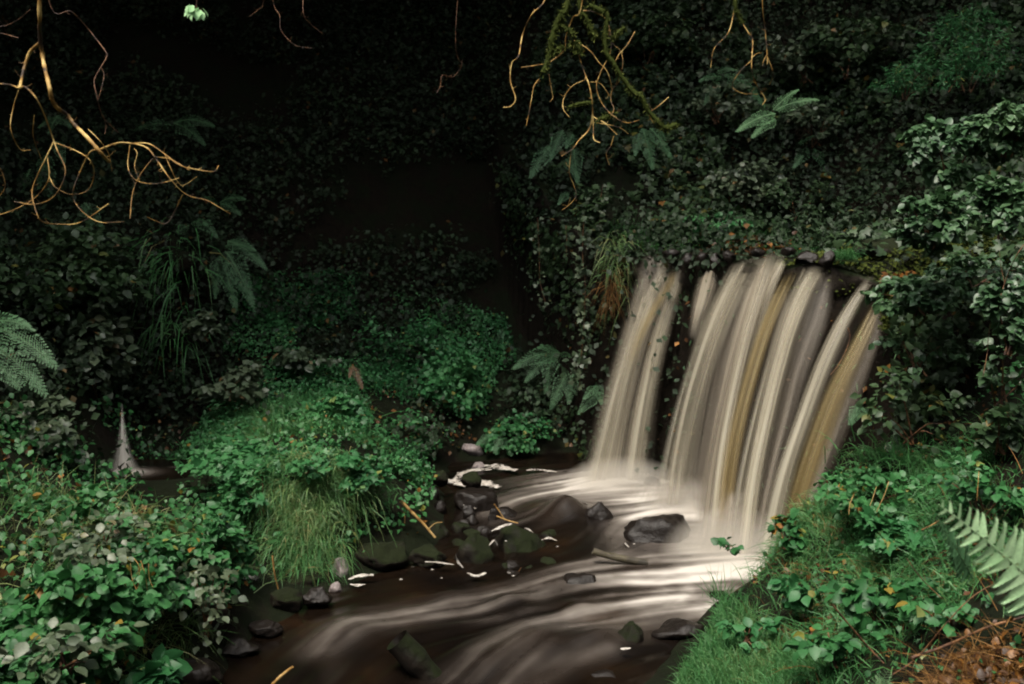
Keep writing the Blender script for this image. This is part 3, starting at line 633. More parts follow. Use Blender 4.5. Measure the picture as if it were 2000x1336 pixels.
# ------------------------------------------------------------------ unseen trees added to block the sky and darken the back of the gorge
def trees():
    rng = np.random.default_rng(77)
    T_ = [(-5.6,4.4,'unseen tree on the left bank reaching over the stream, crown added to shade the gorge'),(4.6,7.2,'unseen tree on the slope beside the upper stream, crown added to shade the gorge'),(-4.2,13.2,'unseen tree added high on the back slope to block the sky'),
          (1.4,14.2,'unseen tree added on the crest above the ferny slope to block the sky'),(-6.5,9.2,'unseen tree added on the steep side slope to block the sky'),(5.2,1.5,'unseen tree added on the bank behind the pale fern to block the sky'),(-4.5,-2.5,'unseen tree added behind the camera over the bramble bank to block the sky'),(2.8,-4.2,'unseen tree added behind the camera over the grassy bank to block the sky'),(5.8,11.5,'unseen tree added on the upper slope behind the gorse to block the sky')]
    base = np.array([[a, b, float(ground_z(np.array(a), np.array(b)))] for a, b, _ in T_])
    n = 88000
    x = rng.uniform(-9.5, 8.5, n); y = rng.uniform(-7.5, 16, n); z = 6.6 + 2.6 * rng.random(n) ** 1.3 + .9 * (fbm(xy0(x, y), .5, 8) - .5)
    # opening shaped so daylight reaches the falls and near banks, not the back
    u = (x - GAP[0]) / GAP[2]; v = (y - GAP[1]) / np.where(y > GAP[1], 3.7 + 1.3 * np.clip((x + 1.2) / .7, 0, 1), GAP[3])
    rr = np.sqrt(u * u + v * v) + .5 * (fbm(xy0(x, y), .9, 2) - .5)
    right_back = (x > .4) & (y > 4.5)
    keep = (rr > 1) & (rng.random(n) < np.where(right_back & (y < 10.5), np.where(x > 1.0, THIN * .8, THIN), 1.0))  # crowns thinned here to let more light onto the slope above the ledge
    pos = np.stack([x, y, z], -1)[keep]
    k = np.argmin(np.linalg.norm(pos[:, None, :2] - base[None, :, :2], axis=-1), 1)
    for i, (a, b, lab) in enumerate(T_):
        root = empty('tree', base[i], lab, 'tree', 'unseen trees added to shade the gorge')
        p = pos[k == i]; m = len(p)
        top = np.array([a + .3, b, 7.2])
        tr = tube(spline([base[i] - [0, 0, .3], base[i] + (top - base[i]) * .4 + [.12, .1, 0], top], 8), np.linspace(.22, .09, 17), 10, None, 0, .05, rng)
        tr.build('trunk', M['trunk'], root)
        ac = Acc()
        for j in rng.choice(m, 10, replace=False):
            s = base[i] + (top - base[i]) * rng.uniform(.55, .95)
            tube(spline([s, .5 * (s + p[j]) + [0, 0, .3], p[j]], 6), np.linspace(.07, .015, 13), 6, ac)
        ac.build('limb', M['trunk'], root)
        nr = unit(np.array([0, 0, 1.]) + .5 * rng.standard_normal((m, 3)))
        leaves(p, rdir(rng, m), nr, .24 * (.6 + .7 * rng.random(m)), 'small', rnd_clump(p, rng, 1.5, i), rng, wscale=1.3).build('crown', M['crown'], root)
GAP = (-.6, 1.9, 4.7, 4.6); THIN = .62
trees()

# ------------------------------------------------------------------ ground cover nobody could count
def cover(name, label, n, box, test, size, kind, mat, seed, lift=.12, density_scale=.9, thr=.36, extra=.03, up=.6):
    rng = np.random.default_rng(seed)
    x = rng.uniform(box[0], box[1], n); y = rng.uniform(box[2], box[3], n)
    nn = ground_n(x, y); z = ground_z(x, y)
    k = (rng.random(n) < np.clip(.28 / np.maximum(nn[:, 2], .12), 0, 1)) & test(x, y, z)
    shade_spot = np.where(y > 7.6, np.exp(-((x - 3.0) / .5) ** 2 - ((z - 2.5) / .7) ** 2), 0) + .45 * np.where(y > 9., np.exp(-((x + .05) / .75) ** 2 - ((z - 1.7) / 1.1) ** 2), 0)  # leaves thinned here so bare near-black soil stands in for deep shade
    k &= ~((np.abs(x - pc[0] + .1) < .55) & (y > 6.3) & (y < 7.35))
    k &= fbm(np.stack([x, y, z], -1), density_scale, seed, 3) > thr - np.where((x > .4) & (y > 7.6), .10, 0) + .10 * rng.random(n) + .24 * shade_spot * (y > 7.6)
    x, y, z, nn = x[k], y[k], z[k], nn[k]; m = len(x)
    pos = np.stack([x, y, z], -1) + nn * (lift * rng.random(m) ** 1.6)[:, None] + [0, 0, .01]
    nr = unit(.6 * nn + np.array([0, -.2, up]) + .38 * rng.standard_normal((m, 3)))
    dr = unit(np.array([0, -.3, -.45]) + .8 * rng.standard_normal((m, 3)))
    o = leaves(pos, dr, nr, size * (.5 + .9 * rng.random(m)), kind, rnd_clump(pos, rng, 2., seed % 5, extra), rng).build(name, M[mat])
    return props(o, label, 'ground cover', kind='stuff')
dry = lambda x, y, z: z > .04
back = lambda x, y, z: (z > .1) & ((y > 7.4) | (x < -2.4))
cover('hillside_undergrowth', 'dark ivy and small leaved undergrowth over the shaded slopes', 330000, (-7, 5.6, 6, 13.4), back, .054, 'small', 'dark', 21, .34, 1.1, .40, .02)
cover('ivy_undergrowth', 'glossy ivy leaves trailing over the slope above the ledge', 120000, (.3, 5, 5.3, 12.5), lambda x, y, z: (ledge_sd(x, y) > .1) & ((z > 1.87) | (x > 2.2) & (z > 1.8)), .062, 'ivy', 'ivy', 22, .22, 1.3, .49, .03)
cover('bank_undergrowth', 'low mixed leaves covering the bank beside the side brook', 52000, (-3.2, -.4, 2.2, 7.6), lambda x, y, z: (z > .07), .036, 'ovate', 'bramble', 23, .16, 2.4, .42, .05)
cover('bank_undergrowth', 'low mixed leaves covering the grassy bank under the falls', 26000, (.3, 4, 2.0, 6.4), lambda x, y, z: (z > .14) & (ledge_sd(x, y) < .0), .030, 'ovate', 'bramble', 27, .08, 2.2, .46, .06)
cover('moss_undergrowth', 'olive moss cushions over the end of the ledge', 40000, (1.9, 3.6, 5.3, 7.2), lambda x, y, z: (ledge_sd(x, y) > .02) & (z > 1.6), .028, 'small', 'moss', 28, .04, 2.2, .30, 0.)
cover('leaf_litter', 'brown and orange fallen leaves on the banks', 26000, (-3, 4, 2.2, 9.5), lambda x, y, z: dry(x, y, z) & (z < 1.5), .042, 'small', 'litter', 24, .03, 1.4, .50, .1, .9)
cover('moss_undergrowth', 'mat of tiny bright green plants at the foot of the shaded slope', 150000, (-2.6, .5, 7.2, 10.2), lambda x, y, z: (z > .12) & (ledge_sd(x, y) < -.15) & (z < 1.5), .034, 'small', 'herb', 25, .14, 1.4, .42, .03)

# ivy and grass hanging on the ledge wall to both sides of the falls
def cliff_cover(name, label, s0, s1, n, size, kind, mat, seed, off=.12, vlo=0.):
    rng = np.random.default_rng(seed)
    s = rng.uniform(s0, s1, n); i = np.clip(np.searchsorted(CS, s), 0, len(CS) - 1)
    v = vlo + (1 - vlo) * rng.random(n); top = CTOP[i]
    z = -.1 + (top + .05) * v
    und = .02 - .22 * np.sin(np.clip(v, 0, 1) * math.pi) ** .7 * np.where(s < 3.4, 1, .3)
    keep = (fbm(np.stack([s, z, 0 * s], -1), 2., seed) > .44) & (z > ground_z(C2[i, 0] + COUT[i, 0] * .2, C2[i, 1] + COUT[i, 1] * .2))
    s, i, z, und = s[keep], i[keep], z[keep], und[keep]; n = len(s)
    o3 = np.concatenate([COUT[i], np.zeros((n, 1))], -1)
    pos = np.concatenate([C2[i], z[:, None]], -1) + o3 * (und + off * rng.random(n) + .06)[:, None]
    nr = unit(o3 + np.array([0, 0, .5]) + .4 * rng.standard_normal((n, 3)))
    dr = unit(np.array([0, 0, -1.]) + .6 * rng.standard_normal((n, 3)))
    return props(leaves(pos, dr, nr, size * (.5 + .8 * rng.random(n)), kind, rnd_clump(pos, rng, 3., seed % 5), rng).build(name, M[mat]), label, 'ivy', kind='stuff')
cliff_cover('ivy_undergrowth', 'sparse ivy on the dark wall left of the falls', .1, 2.9, 5200, .045, 'ivy', 'ivy', 31)
cliff_cover('ivy_undergrowth', 'dark ivy over the bank face below the glossy bush', 5.4, 8.2, 9000, .055, 'ivy', 'ivy', 32, .22)
cliff_cover('moss_undergrowth', 'olive moss draped over the end of the ledge', 5.25, 8.2, 9000, .030, 'small', 'moss', 34, .05, .86)
cliff_cover('ivy_undergrowth', 'ivy trailing over the ledge end', 5.3, 8.2, 2600, .05, 'ivy', 'ivy', 35, .16, .7)
cliff_cover('fern_undergrowth', 'small dim plants on the wet rock behind the falls', 2.95, 5.35, 300, .05, 'narrow', 'fern', 33, -.02)

# ------------------------------------------------------------------ grass
def blades(root, lean, length, width, droop, rnd, rng, acc=None):
    n = len(root); t = np.array([0, .35, .7, 1.0]); w = np.array([1, .85, .5, .02])
    side = unit(np.cross(lean, np.array([0.1, -1, .2])) + .5 * rng.standard_normal((n, 3)))
    p = root[:, None] + lean[:, None] * (length[:, None] * t[None])[..., None]
    p[..., 2] -= (droop * length)[:, None] * (t ** 2)[None]
    a = p - side[:, None] * (width[:, None] * w[None])[..., None]; b = p + side[:, None] * (width[:, None] * w[None])[..., None]
    v = np.concatenate([a, b], 1).reshape(-1, 3)
    f0 = []
    for i in range(3): f0 += [(i, 4 + i, 5 + i), (i, 5 + i, 1 + i)]
    f = (np.array(f0)[None] + (np.arange(n) * 8)[:, None, None]).reshape(-1, 3)
    acc = acc or Acc(); acc.add(v, f, np.repeat(rnd, 8)); return acc
def grass_field(name, label, pix, n, length, width, mat, seed, jitter, droop=.5, lean_to=(0, -.2, 1), d_fn=None, spread=.45):
    """blades rooted in the ground under points seen in a photo polygon (list of (px, py, d))"""
    rng = np.random.default_rng(seed)
    P = P3(pix); k = rng.integers(0, len(P), n); k2 = rng.integers(0, len(P), n); k3 = rng.integers(0, len(P), n)
    w = rng.dirichlet((.8, .8, .8), n)
    q = P[k] * w[:, :1] + P[k2] * w[:, 1:2] + P[k3] * w[:, 2:] + rng.standard_normal((n, 3)) * jitter
    z = ground_z(q[:, 0], q[:, 1]); ok = z > -.02
    ok &= fbm(q, 3., seed) > .34 + .1 * rng.random(n)
    root = np.stack([q[:, 0], q[:, 1], z - .01], -1)[ok]; n = len(root)
    lean = unit(np.array(lean_to) + spread * rng.standard_normal((n, 3)))
    L_ = length * (.4 + .9 * rng.random(n))
    r = np.clip(.15 + .55 * vnoise(root, 5., seed) + .35 * rng.random(n) ** 1.5, 0, 1)
    o = blades(root, lean, L_, width * (.6 + .6 * rng.random(n)), droop * (.4 + 1.2 * rng.random(n)), r, rng).build(name, M[mat])
    return props(o, label, 'grass', kind='stuff')
grass_field('grass', 'short green grass along the near edge of the stream', [(1225,1336,4.5),(1300,1260,4.9),(1250,1400,4.1),(1420,1180,5.3),(1480,1240,4.75),(1560,1300,4.2),(1500,1400,3.8),(1380,1400,4.0),(1640,1370,3.7)], 22000, .13, .0022, 'grass', 41, .06)
grass_field('grass', 'long grass on the bank under the pale fern', [(1500,1110,5.9),(1560,1050,5.7),(1700,900,5.6),(1800,900,5.3),(1950,900,5.0),(1650,1150,4.8),(1850,1050,4.4),(1980,1100,3.8),(1600,1250,4.5),(1800,1300,3.6)], 15000, .22, .0026, 'grass', 42, .12, .7, (-.1, -.3, .9), spread=.6)
grass_field('grass', 'grass between the ledge and the dark slope above the falls', [(1210,455,9.1),(1300,478,8.9),(1400,474,9.0),(1560,474,9.0),(1620,480,8.6),(1480,440,9.4)], 5200, .20, .003, 'grass', 43, .10)
grass_field('grass', 'dim grass on the shelf behind the tussock', [(380,820,7.8),(450,770,8.2),(560,780,8.0),(680,780,8.2),(600,860,7.2),(480,850,7.2),(700,860,7.4)], 9000, .26, .003, 'grass', 44, .12, .6)

def tussock(name, label, px, py, d, w, h, n, length, mat, seed, droop=1.1, out=(-.1, -.8, .5), group=None, width=.0025, spread=.5):
    rng = np.random.default_rng(seed); c = at(px, py, d); k = d / F
    root = empty(name, c, label, 'grass tussock', group)
    a = rng.standard_normal((n, 3)) * np.array([w / 4 * k, w / 5 * k, h / 4 * k])
    r = c + a
    lean = unit(np.array(out) + a / (w * k) * np.array([.7, .3, .3]) + spread * .6 * rng.standard_normal((n, 3)))
    sel = fbm(r, 14., seed, 2) + .25 * rng.random(n)
    L_ = length * (.3 + 1.1 * rng.random(n)) * np.clip(.4 + 1.3 * (sel - .35), .4, 1.3)
    rn = np.clip(.1 + .5 * vnoise(r, 9., seed) + .42 * rng.random(n) ** 1.3, 0, 1)
    blades(r, lean, L_, width * (.6 + .7 * rng.random(n)), droop * (.5 + .9 * rng.random(n)), rn, rng).build('blade', M[mat], root)['kind'] = 'stuff'
    cl = Acc(); v, f = rock_shape(seed, 3, .12); cl.add(c + v * np.array([w / 3.2 * k, w / 3.5 * k, h / 4 * k]) - [0, -.05, h / 7 * k], f); cl.build('root_clump', M['soil'], root)
    return root
import bmesh
def rock_shape(seed, sub=4, rough=.16, flat=9):
    bm = bmesh.new(); bmesh.ops.create_icosphere(bm, subdivisions=sub, radius=1.0)
    v = np.array([x.co[:] for x in bm.verts]); f = np.array([[q.index for q in p.verts] for p in bm.faces]); bm.free()
    rng = np.random.default_rng(seed * 13 + 5)
    for nrm, dd in zip(rdir(rng, flat), rng.uniform(.55, .92, flat)):
        e = np.clip(v @ nrm - dd, 0, None); v = v - e[:, None] * nrm * .92
    v = v * (1 + rough * (fbm(v + 5, 2.0, seed, 3) - .5) * 2 + .5 * rough * (np.abs(fbm(v + 9, 4.5, seed + 2, 4) - .5) * 2 - .3))[:, None]
    v = v - .5 * (v.max(0) + v.min(0)); v = v / np.abs(v).max(0)
    return v, f
def big_tussock(name, label, spots, d, mat, seed, group=None):
    rng = np.random.default_rng(seed); root = empty(name, at(spots[0][0], spots[0][1], d), label, 'grass tussock', group)
    for px, py, dd, n, length, mt in spots:
        c = at(px, py, dd); n = int(n); a = rng.standard_normal((n, 3)) * np.array([.075, .05, .05]); r = c + a
        side = rng.normal() * .25
        lean = unit(np.array([side, -.45, .35 + .3 * rng.random()]) + a * np.array([4., 1., 2.]) + .42 * rng.standard_normal((n, 3)))
        L_ = length * (.35 + rng.random(n) * (.5 + .6 * rng.random()))
        rn = np.clip(rng.uniform(.0, .35) + .30 * vnoise(r, 16., seed) + .45 * rng.random(n) ** 1.5, 0, 1)
        blades(r, lean, L_, .0026 * (.5 + .8 * rng.random(n)), 1.25 * (.45 + .9 * rng.random(n)), rn, rng).build('tuft', M[mt], root)
    return root
big_tussock('grass_tussock', 'big ragged tussock of green and straw grass drooping over the stream bank', [(540,925,6.2,420,.19,'grass'),(590,912,6.25,480,.19,'tussock'),(640,915,6.25,480,.19,'tussock'),(690,930,6.3,420,.18,'tussock'),(725,955,6.3,300,.16,'grass'),
 (560,965,6.05,480,.20,'tussock'),(615,960,6.05,560,.20,'tussock'),(665,975,6.1,420,.19,'tussock'),(520,985,6.0,300,.18,'grass'),(575,1015,5.95,480,.22,'tussock'),(625,1020,5.95,480,.22,'tussock'),(560,1060,5.85,380,.21,'grass'),(605,1070,5.85,420,.22,'tussock'),(590,1110,5.75,260,.18,'grass'),(635,1075,5.85,260,.20,'grass')], 6.0, 'tussock', 51)
tussock('grass_tussock', 'rounded crest of fresh green grass on top of the big tussock', 590, 920, 6.2, 190, 50, 700, .15, 'grass', 63, .7, (0, -.4, .6), spread=.5)
tussock('grass_tussock', 'long dim grass hanging like hair down the bank face under the tangled bare boughs', 340, 500, 8.6, 130, 110, 130, .42, 'grass', 54, 1.2, (0, -.4, .1), width=.006, spread=.35)
tussock('grass_tussock', 'thin dim grass locks hanging above the tiny cascade', 330, 640, 8.4, 110, 90, 110, .34, 'grass', 64, 1.2, (0, -.4, .1), width=.005, spread=.3)
grass_field('grass', 'loose grass and thin stems poking through the leaves beside the side brook', [(60,960,5.0),(250,980,5.1),(400,1040,5.4),(100,1150,4.2),(300,1180,4.6),(60,1300,3.6),(250,1320,4.0)], 5200, .30, .0022, 'tussock', 45, .12, .6, (.1, -.3, .9), spread=.7)
tussock('grass_tussock', 'bright green grass tuft on the mossy end of the ledge', 1655, 500, 6.75, 50, 24, 420, .13, 'grass', 55, .8, (-.1, -.5, .8))
tussock('grass_tussock', 'orange dead grass hanging off the ledge beside the creamy curtain', 1192, 565, 8.2, 30, 80, 150, .17, 'deadgrass', 56, 1.1, (-.05, -.35, -.1), spread=.5)
tussock('grass_tussock', 'olive grass draped over the ledge corner above the dead orange grass', 1205, 500, 8.3, 60, 110, 300, .20, 'tussock', 57, 1.2, (-.1, -.4, .1), spread=.6)
tussock('grass_tussock', 'thin dark grass stems standing against the white foam at the water edge', 1408, 1165, 5.45, 60, 16, 70, .27, 'grass', 58, .35, (0, -.1, 1), spread=.5, width=.0016)
tussock('grass_tussock', 'broad grass blades at the foot of the golden strand', 1600, 1040, 5.6, 120, 40, 150, .34, 'grass', 59, .6, (-.2, -.2, 1), spread=.6, width=.004)
tussock('grass_tussock', 'tall fine grass on the bank under the glossy bush', 1740, 900, 5.4, 180, 50, 420, .32, 'grass', 60, .7, (-.2, -.3, .9), spread=.6)

# ------------------------------------------------------------------ rocks
def rock(label, px, py, d, w, h, mat, seed, depth=None, group=None, name='rock', cat='rock', sink=.25, sub=4, rough=.24, tilt=0.):
    v, f = rock_shape(seed, sub, rough); k = d / F
    R = np.array([w / 2 * k, (depth or w * .8) / 2 * k, h / 2 * k * (1.12 + sink)])
    c = at(px, py, d) - [0, 0, h / 2 * k * (sink - .12)]
    v = v * R
    if tilt: ca, sa = math.cos(tilt), math.sin(tilt); v = v @ np.array([[ca, 0, -sa], [0, 1, 0], [sa, 0, ca]])
    o = mesh(name, v, f, M[mat]); o.location = tuple(c)
    return props(o, label, cat, group)
G = 'rocks in and beside the stream'
rock('big black wet boulder standing in the white water below the falls', 1288, 1050, 6.5, 150, 80, 'rock', 1, 110, G)
rock('peaked black boulder with pale speckles, upstream of the big wet boulder', 1166, 1014, 6.9, 78, 64, 'rock', 2, None, G)
rock('low smooth stone with brown water sliding over it', 1112, 1003, 7.0, 110, 42, 'rock', 3, None, G, sink=.9)
rock('oval brown stone ringed by a white swirl', 1132, 1148, 5.75, 92, 50, 'rock', 4, None, G, sink=.9)
rock('dark mossy upright rock at the grassy water edge', 1228, 1256, 4.95, 62, 74, 'mossrock', 5, None, G)
rock('largest dark mossy boulder beside the froth patches', 1010, 1072, 6.3, 120, 84, 'mossrock', 6, None, G)
rock('green mossy boulder with froth at its foot', 925, 1085, 6.1, 84, 74, 'mossrock', 7, None, G)
rock('black rock under the long froth band', 930, 985, 7.1, 90, 50, 'rock', 8, None, G)
rock('small dark rock between the stalk and the mossy boulders', 850, 1045, 6.5, 56, 48, 'mossrock', 9, None, G)
rock('dark flat rock at the foot of the bank below the tan stalk', 745, 1085, 6.0, 110, 44, 'mossrock', 10, None, G)
rock('low mossy stone edged with froth in the shallows', 835, 1085, 6.0, 80, 32, 'mossrock', 11, None, G)
rock('pale grey flat stone on the dark shore behind the froth', 922, 880, 8.5, 46, 26, 'palerock', 12, None, G, sub=3)
rock('small pale stone just above the froth band', 935, 912, 8.2, 30, 18, 'palerock', 13, None, G, sub=3)
rock('upright grey slab at the foot of the grass tussock', 664, 1116, 5.8, 34, 46, 'palerock', 14, None, G, sub=3)
rock('rounded grey stone below the upright slab', 655, 1150, 5.6, 26, 24, 'palerock', 15, None, G, sub=3)
rock('dark stone tip showing through the mist between two falls', 1275, 945, 7.6, 40, 26, 'rock', 16, None, G, sub=3)
rock('long amber stone just breaking the brown water', 905, 1212, 5.35, 150, 30, 'amber', 17, None, G, sink=.6)
rock('wide amber stone under shallow water near the mossy log', 700, 1308, 4.75, 140, 34, 'amber', 18, None, G, sink=.8)
rock('brown stone at the mouth of the side brook', 480, 1190, 5.3, 90, 60, 'amber', 19, None, G)
rock('dark stone carrying a blob of froth near the mossy log', 560, 1262, 5.0, 86, 34, 'mossrock', 20, None, G)
rock('dark brown rock shelf under the grassy edge', 1320, 1235, 5.05, 110, 46, 'rock', 21, None, G)
rock('black rock under the ivy at the end of the grassy edge', 1180, 1330, 4.6, 90, 30, 'rock', 22, None, G)
rock('dark stone at the brook mouth below the bramble', 400, 1270, 4.9, 90, 40, 'mossrock', 23, None, G)
rock('glossy bluish wet slab on the lip of the broadest fall', 1578, 512, 6.95, 52, 34, 'rock', 24, None, G, sub=3, rough=.08)
rock('dark rock jutting through the veil beside the slender strand', 1566, 745, 6.75, 36, 90, 'rock', 25, None, G)
for i, (lab, px, py, dd, w, h, mt) in enumerate([('dark mossy stone in the brook mouth under the low white spill', 455, 1180, 5.35, 60, 36, 'mossrock'), ('flat black stone beside the mustard yellow stalk', 520, 1225, 5.2, 70, 22, 'rock'),
 ('dark wet stone between the bramble and the brook mouth', 405, 1215, 5.0, 90, 60, 'rock'), ('dark stone hemmed by bramble leaves at the brook mouth', 430, 1145, 5.45, 60, 46, 'mossrock'), ('low black stone in front of the brook mouth', 470, 1262, 5.0, 80, 26, 'rock'),
 ('black stone at the frame bottom under the bramble', 380, 1320, 4.6, 110, 50, 'rock'), ('dark stone under the hanging fringe of the big tussock', 560, 1170, 5.5, 70, 40, 'mossrock'), ('black stone below the fringe of the big tussock', 620, 1165, 5.55, 60, 34, 'rock')]):
    rock(lab, px, py, dd - .16, w, h, mt, 90 + i, None, G)
rng = np.random.default_rng(12)
for i in range(26):
    px, py = [(905, 1010), (880, 1060), (950, 1030), (1040, 1110), (975, 1110), (790, 1070), (815, 1030), (900, 960), (860, 985), (1060, 1060)][i % 10]
    px += rng.normal() * 26; py += rng.normal() * 14
    rock('small broken black stone in the dark jumble between the mossy boulders and the bank', px, py, float(np.interp(py, [950, 1130], [7.3, 5.85])), rng.uniform(22, 50), rng.uniform(14, 32), ['rock', 'mossrock'][i % 2], 120 + i, None, 'small broken stones in the dark jumble', sub=3, name='stone', cat='stone')
rock('dark red stone by the end of the bottom stick', 490, 1325, 4.75, 80, 26, 'rock', 26, None, G)
rock('dark stone tip beside the long froth band, under the black rock', 985, 1015, 6.9, 60, 44, 'rock', 27, None, G, sub=3)
rock('brown stone at the edge of the slab, half covered by grass', 600, 1140, 5.7, 80, 40, 'mossrock', 28, None, G)
rock('broken stone on the shadowed shore under the green herbs', 840, 930, 8.1, 50, 26, 'mossrock', 29, None, G, sub=3)
rock('mossy hump at the end of the ledge behind the bright grass tuft', 1720, 500, 6.9, 150, 56, 'mossrock', 30, None, G)

# tumbled stones of the ledge lip, each with water between
rng = np.random.default_rng(9)
for i, (px, py, w, h) in enumerate([(1345,506,34,22),(1372,504,26,20),(1400,506,30,20),(1425,500,28,18),(1310,494,36,14),(1480,492,30,14),(1540,490,30,14),(1615,505,34,26)]):
    dd = np.interp(px, [1256, 1626], [7.98, 6.6])
    rock('small black stone on the lip where the falls break over', px, py, dd, w, h, 'rock', 60 + i, None, 'small stones along the lip of the falls', sub=3, name='lip_stone', cat='stone')

# ------------------------------------------------------------------ froth
def froth(label, pts, d=None, z=None, width=14, seed=0, group='froth patches along the rocks', hgt=.16):
    p = np.array([on(a, b, z) if z is not None else at(a, b, d) for a, b in pts]); p = spline(p, 10) if len(p) > 2 else np.linspace(p[0], p[-1], 14)
    rng = np.random.default_rng(seed + 300); n = len(p)
    u = np.linspace(0, 1, n); dd = np.linalg.norm(p - [0, 0, HC], axis=1).mean()
    wd = width * .75 * dd / F * (np.sin(np.pi * np.clip(u, .03, .97)) ** .45) * (.25 + 1.5 * fbm(p, 30, seed))
    t = unit(np.gradient(p, axis=0)); sd = unit(np.cross(t, [0, 0, 1.]))
    th = np.linspace(0, math.pi, 9)
    rr = 1 + 1.1 * (fbm(p[:, None] + th[None, :, None] * .2, 45, seed + 3) - .5)
    v = p[:, None] + sd[:, None] * (wd[:, None] * np.cos(th)[None] * rr)[..., None]
    v[..., 2] += wd[:, None] * hgt * np.sin(th)[None] * rr - .004
    return props(mesh('froth_patch', v.reshape(-1, 3), grid(9, n), M['foam'], attrs={'edge': (np.sin(th)[None] ** .8 * (.55 + .9 * vnoise(p, 22., seed))[:, None]).ravel()}), label, 'foam', group)
froth('broad white froth band above the black rock, nearest the shore', [(874,936),(900,945),(940,944),(975,952)], z=.02, width=30, seed=1)
froth('longest curved froth line running back to the shadowed shore', [(885,938),(905,926),(930,918),(960,916)], z=.02, width=20, seed=2)
froth('puffy froth heap at the back of the pool', [(948,908),(970,912),(1010,918)], z=.03, width=24, seed=3)
froth('thin froth line at the back of the pool, right of the puffy heap', [(1028,918),(1050,917),(1088,921)], z=.02, width=11, seed=4)
froth('froth sliver at the foot of the creamy curtain', [(1132,922),(1150,921),(1190,923)], z=.02, width=9, seed=5)
froth('froth streak lying on the largest dark boulder, upper edge', [(960,1036),(985,1026),(1000,1022)], d=6.2, width=13, seed=6)
froth('froth clump on the front of the largest dark boulder', [(955,1064),(965,1056),(972,1064)], d=6.0, width=15, seed=7)
froth('white froth fleck on the largest boulder near the twig', [(1024,1030),(1034,1034),(1042,1040)], d=6.2, width=8, seed=8)
froth('froth fleck between the largest boulder and the current', [(1056,1054),(1072,1050),(1088,1055)], d=6.4, width=10, seed=9)
froth('froth edging the green mossy boulder', [(890,1080),(893,1095),(905,1108)], d=5.9, width=11, seed=10)
froth('froth blob in front of the green mossy boulder', [(912,1118),(930,1124),(950,1118)], d=5.75, width=13, seed=11)
froth('long thin froth line around the low mossy stone', [(830,1096),(860,1098),(888,1102)], d=5.85, width=8, seed=12)
froth('froth trail along the shallow shore past the upright slab', [(680,1130),(700,1124),(730,1122)], d=5.7, width=12, seed=13)
froth('froth lump beside the upright slab', [(684,1140),(698,1142),(714,1140)], d=5.65, width=10, seed=14)
froth('froth blob on the dark stone near the mossy log', [(570,1288),(585,1288),(600,1284)], d=4.95, width=14, seed=15)
froth('froth curl behind the dark stone near the mossy log', [(528,1262),(550,1254),(585,1258)], d=5.05, width=9, seed=16)
froth('small froth fleck at the side of the big wet boulder', [(1220,1060),(1226,1066),(1232,1068)], d=6.3, width=12, seed=17)
froth('froth fleck on the black rock, upper shore', [(905,985),(915,990),(930,992)], d=6.95, width=8, seed=18)
froth('froth fleck on the black rock, lower shore', [(918,1004),(922,1012),(928,1010)], d=6.9, width=9, seed=19)
froth('froth fleck by the dark mossy upright rock', [(1212,1266),(1222,1266),(1232,1264)], d=4.75, width=7, seed=20)
rng = np.random.default_rng(4)
fl = Acc()
for px, py, dd in [(760,1106,5.9),(800,1112,5.85),(850,1112,5.8),(860,1128,5.7),(780,1130,5.7),(560,1180,5.4),(615,1182,5.4),(600,1172,5.45),(975,1062,6.05),(990,1010,6.7),(1005,1124,5.75),(985,1118,5.8),(1080,1070,6.2),(1240,1060,6.2),(1225,1272,4.75),(412,994,6.1),(436,1002,6.1),(370,918,6.95)]:
    for q in range(1):
        v, f = rock_shape(px + q, 2, .2); fl.add(at(px + rng.normal() * 9, py + rng.normal() * 3, dd) + v * np.array([.010, .008, .003]) * rng.uniform(.5, 1.3), f)
props((fl.r.__setitem__(slice(None), [np.full(len(q), .6) for q in fl.v]), fl.build('froth_flecks', M['foam'], attr='edge'))[1], 'tiny flecks of froth caught along the rocks', 'foam', kind='stuff')

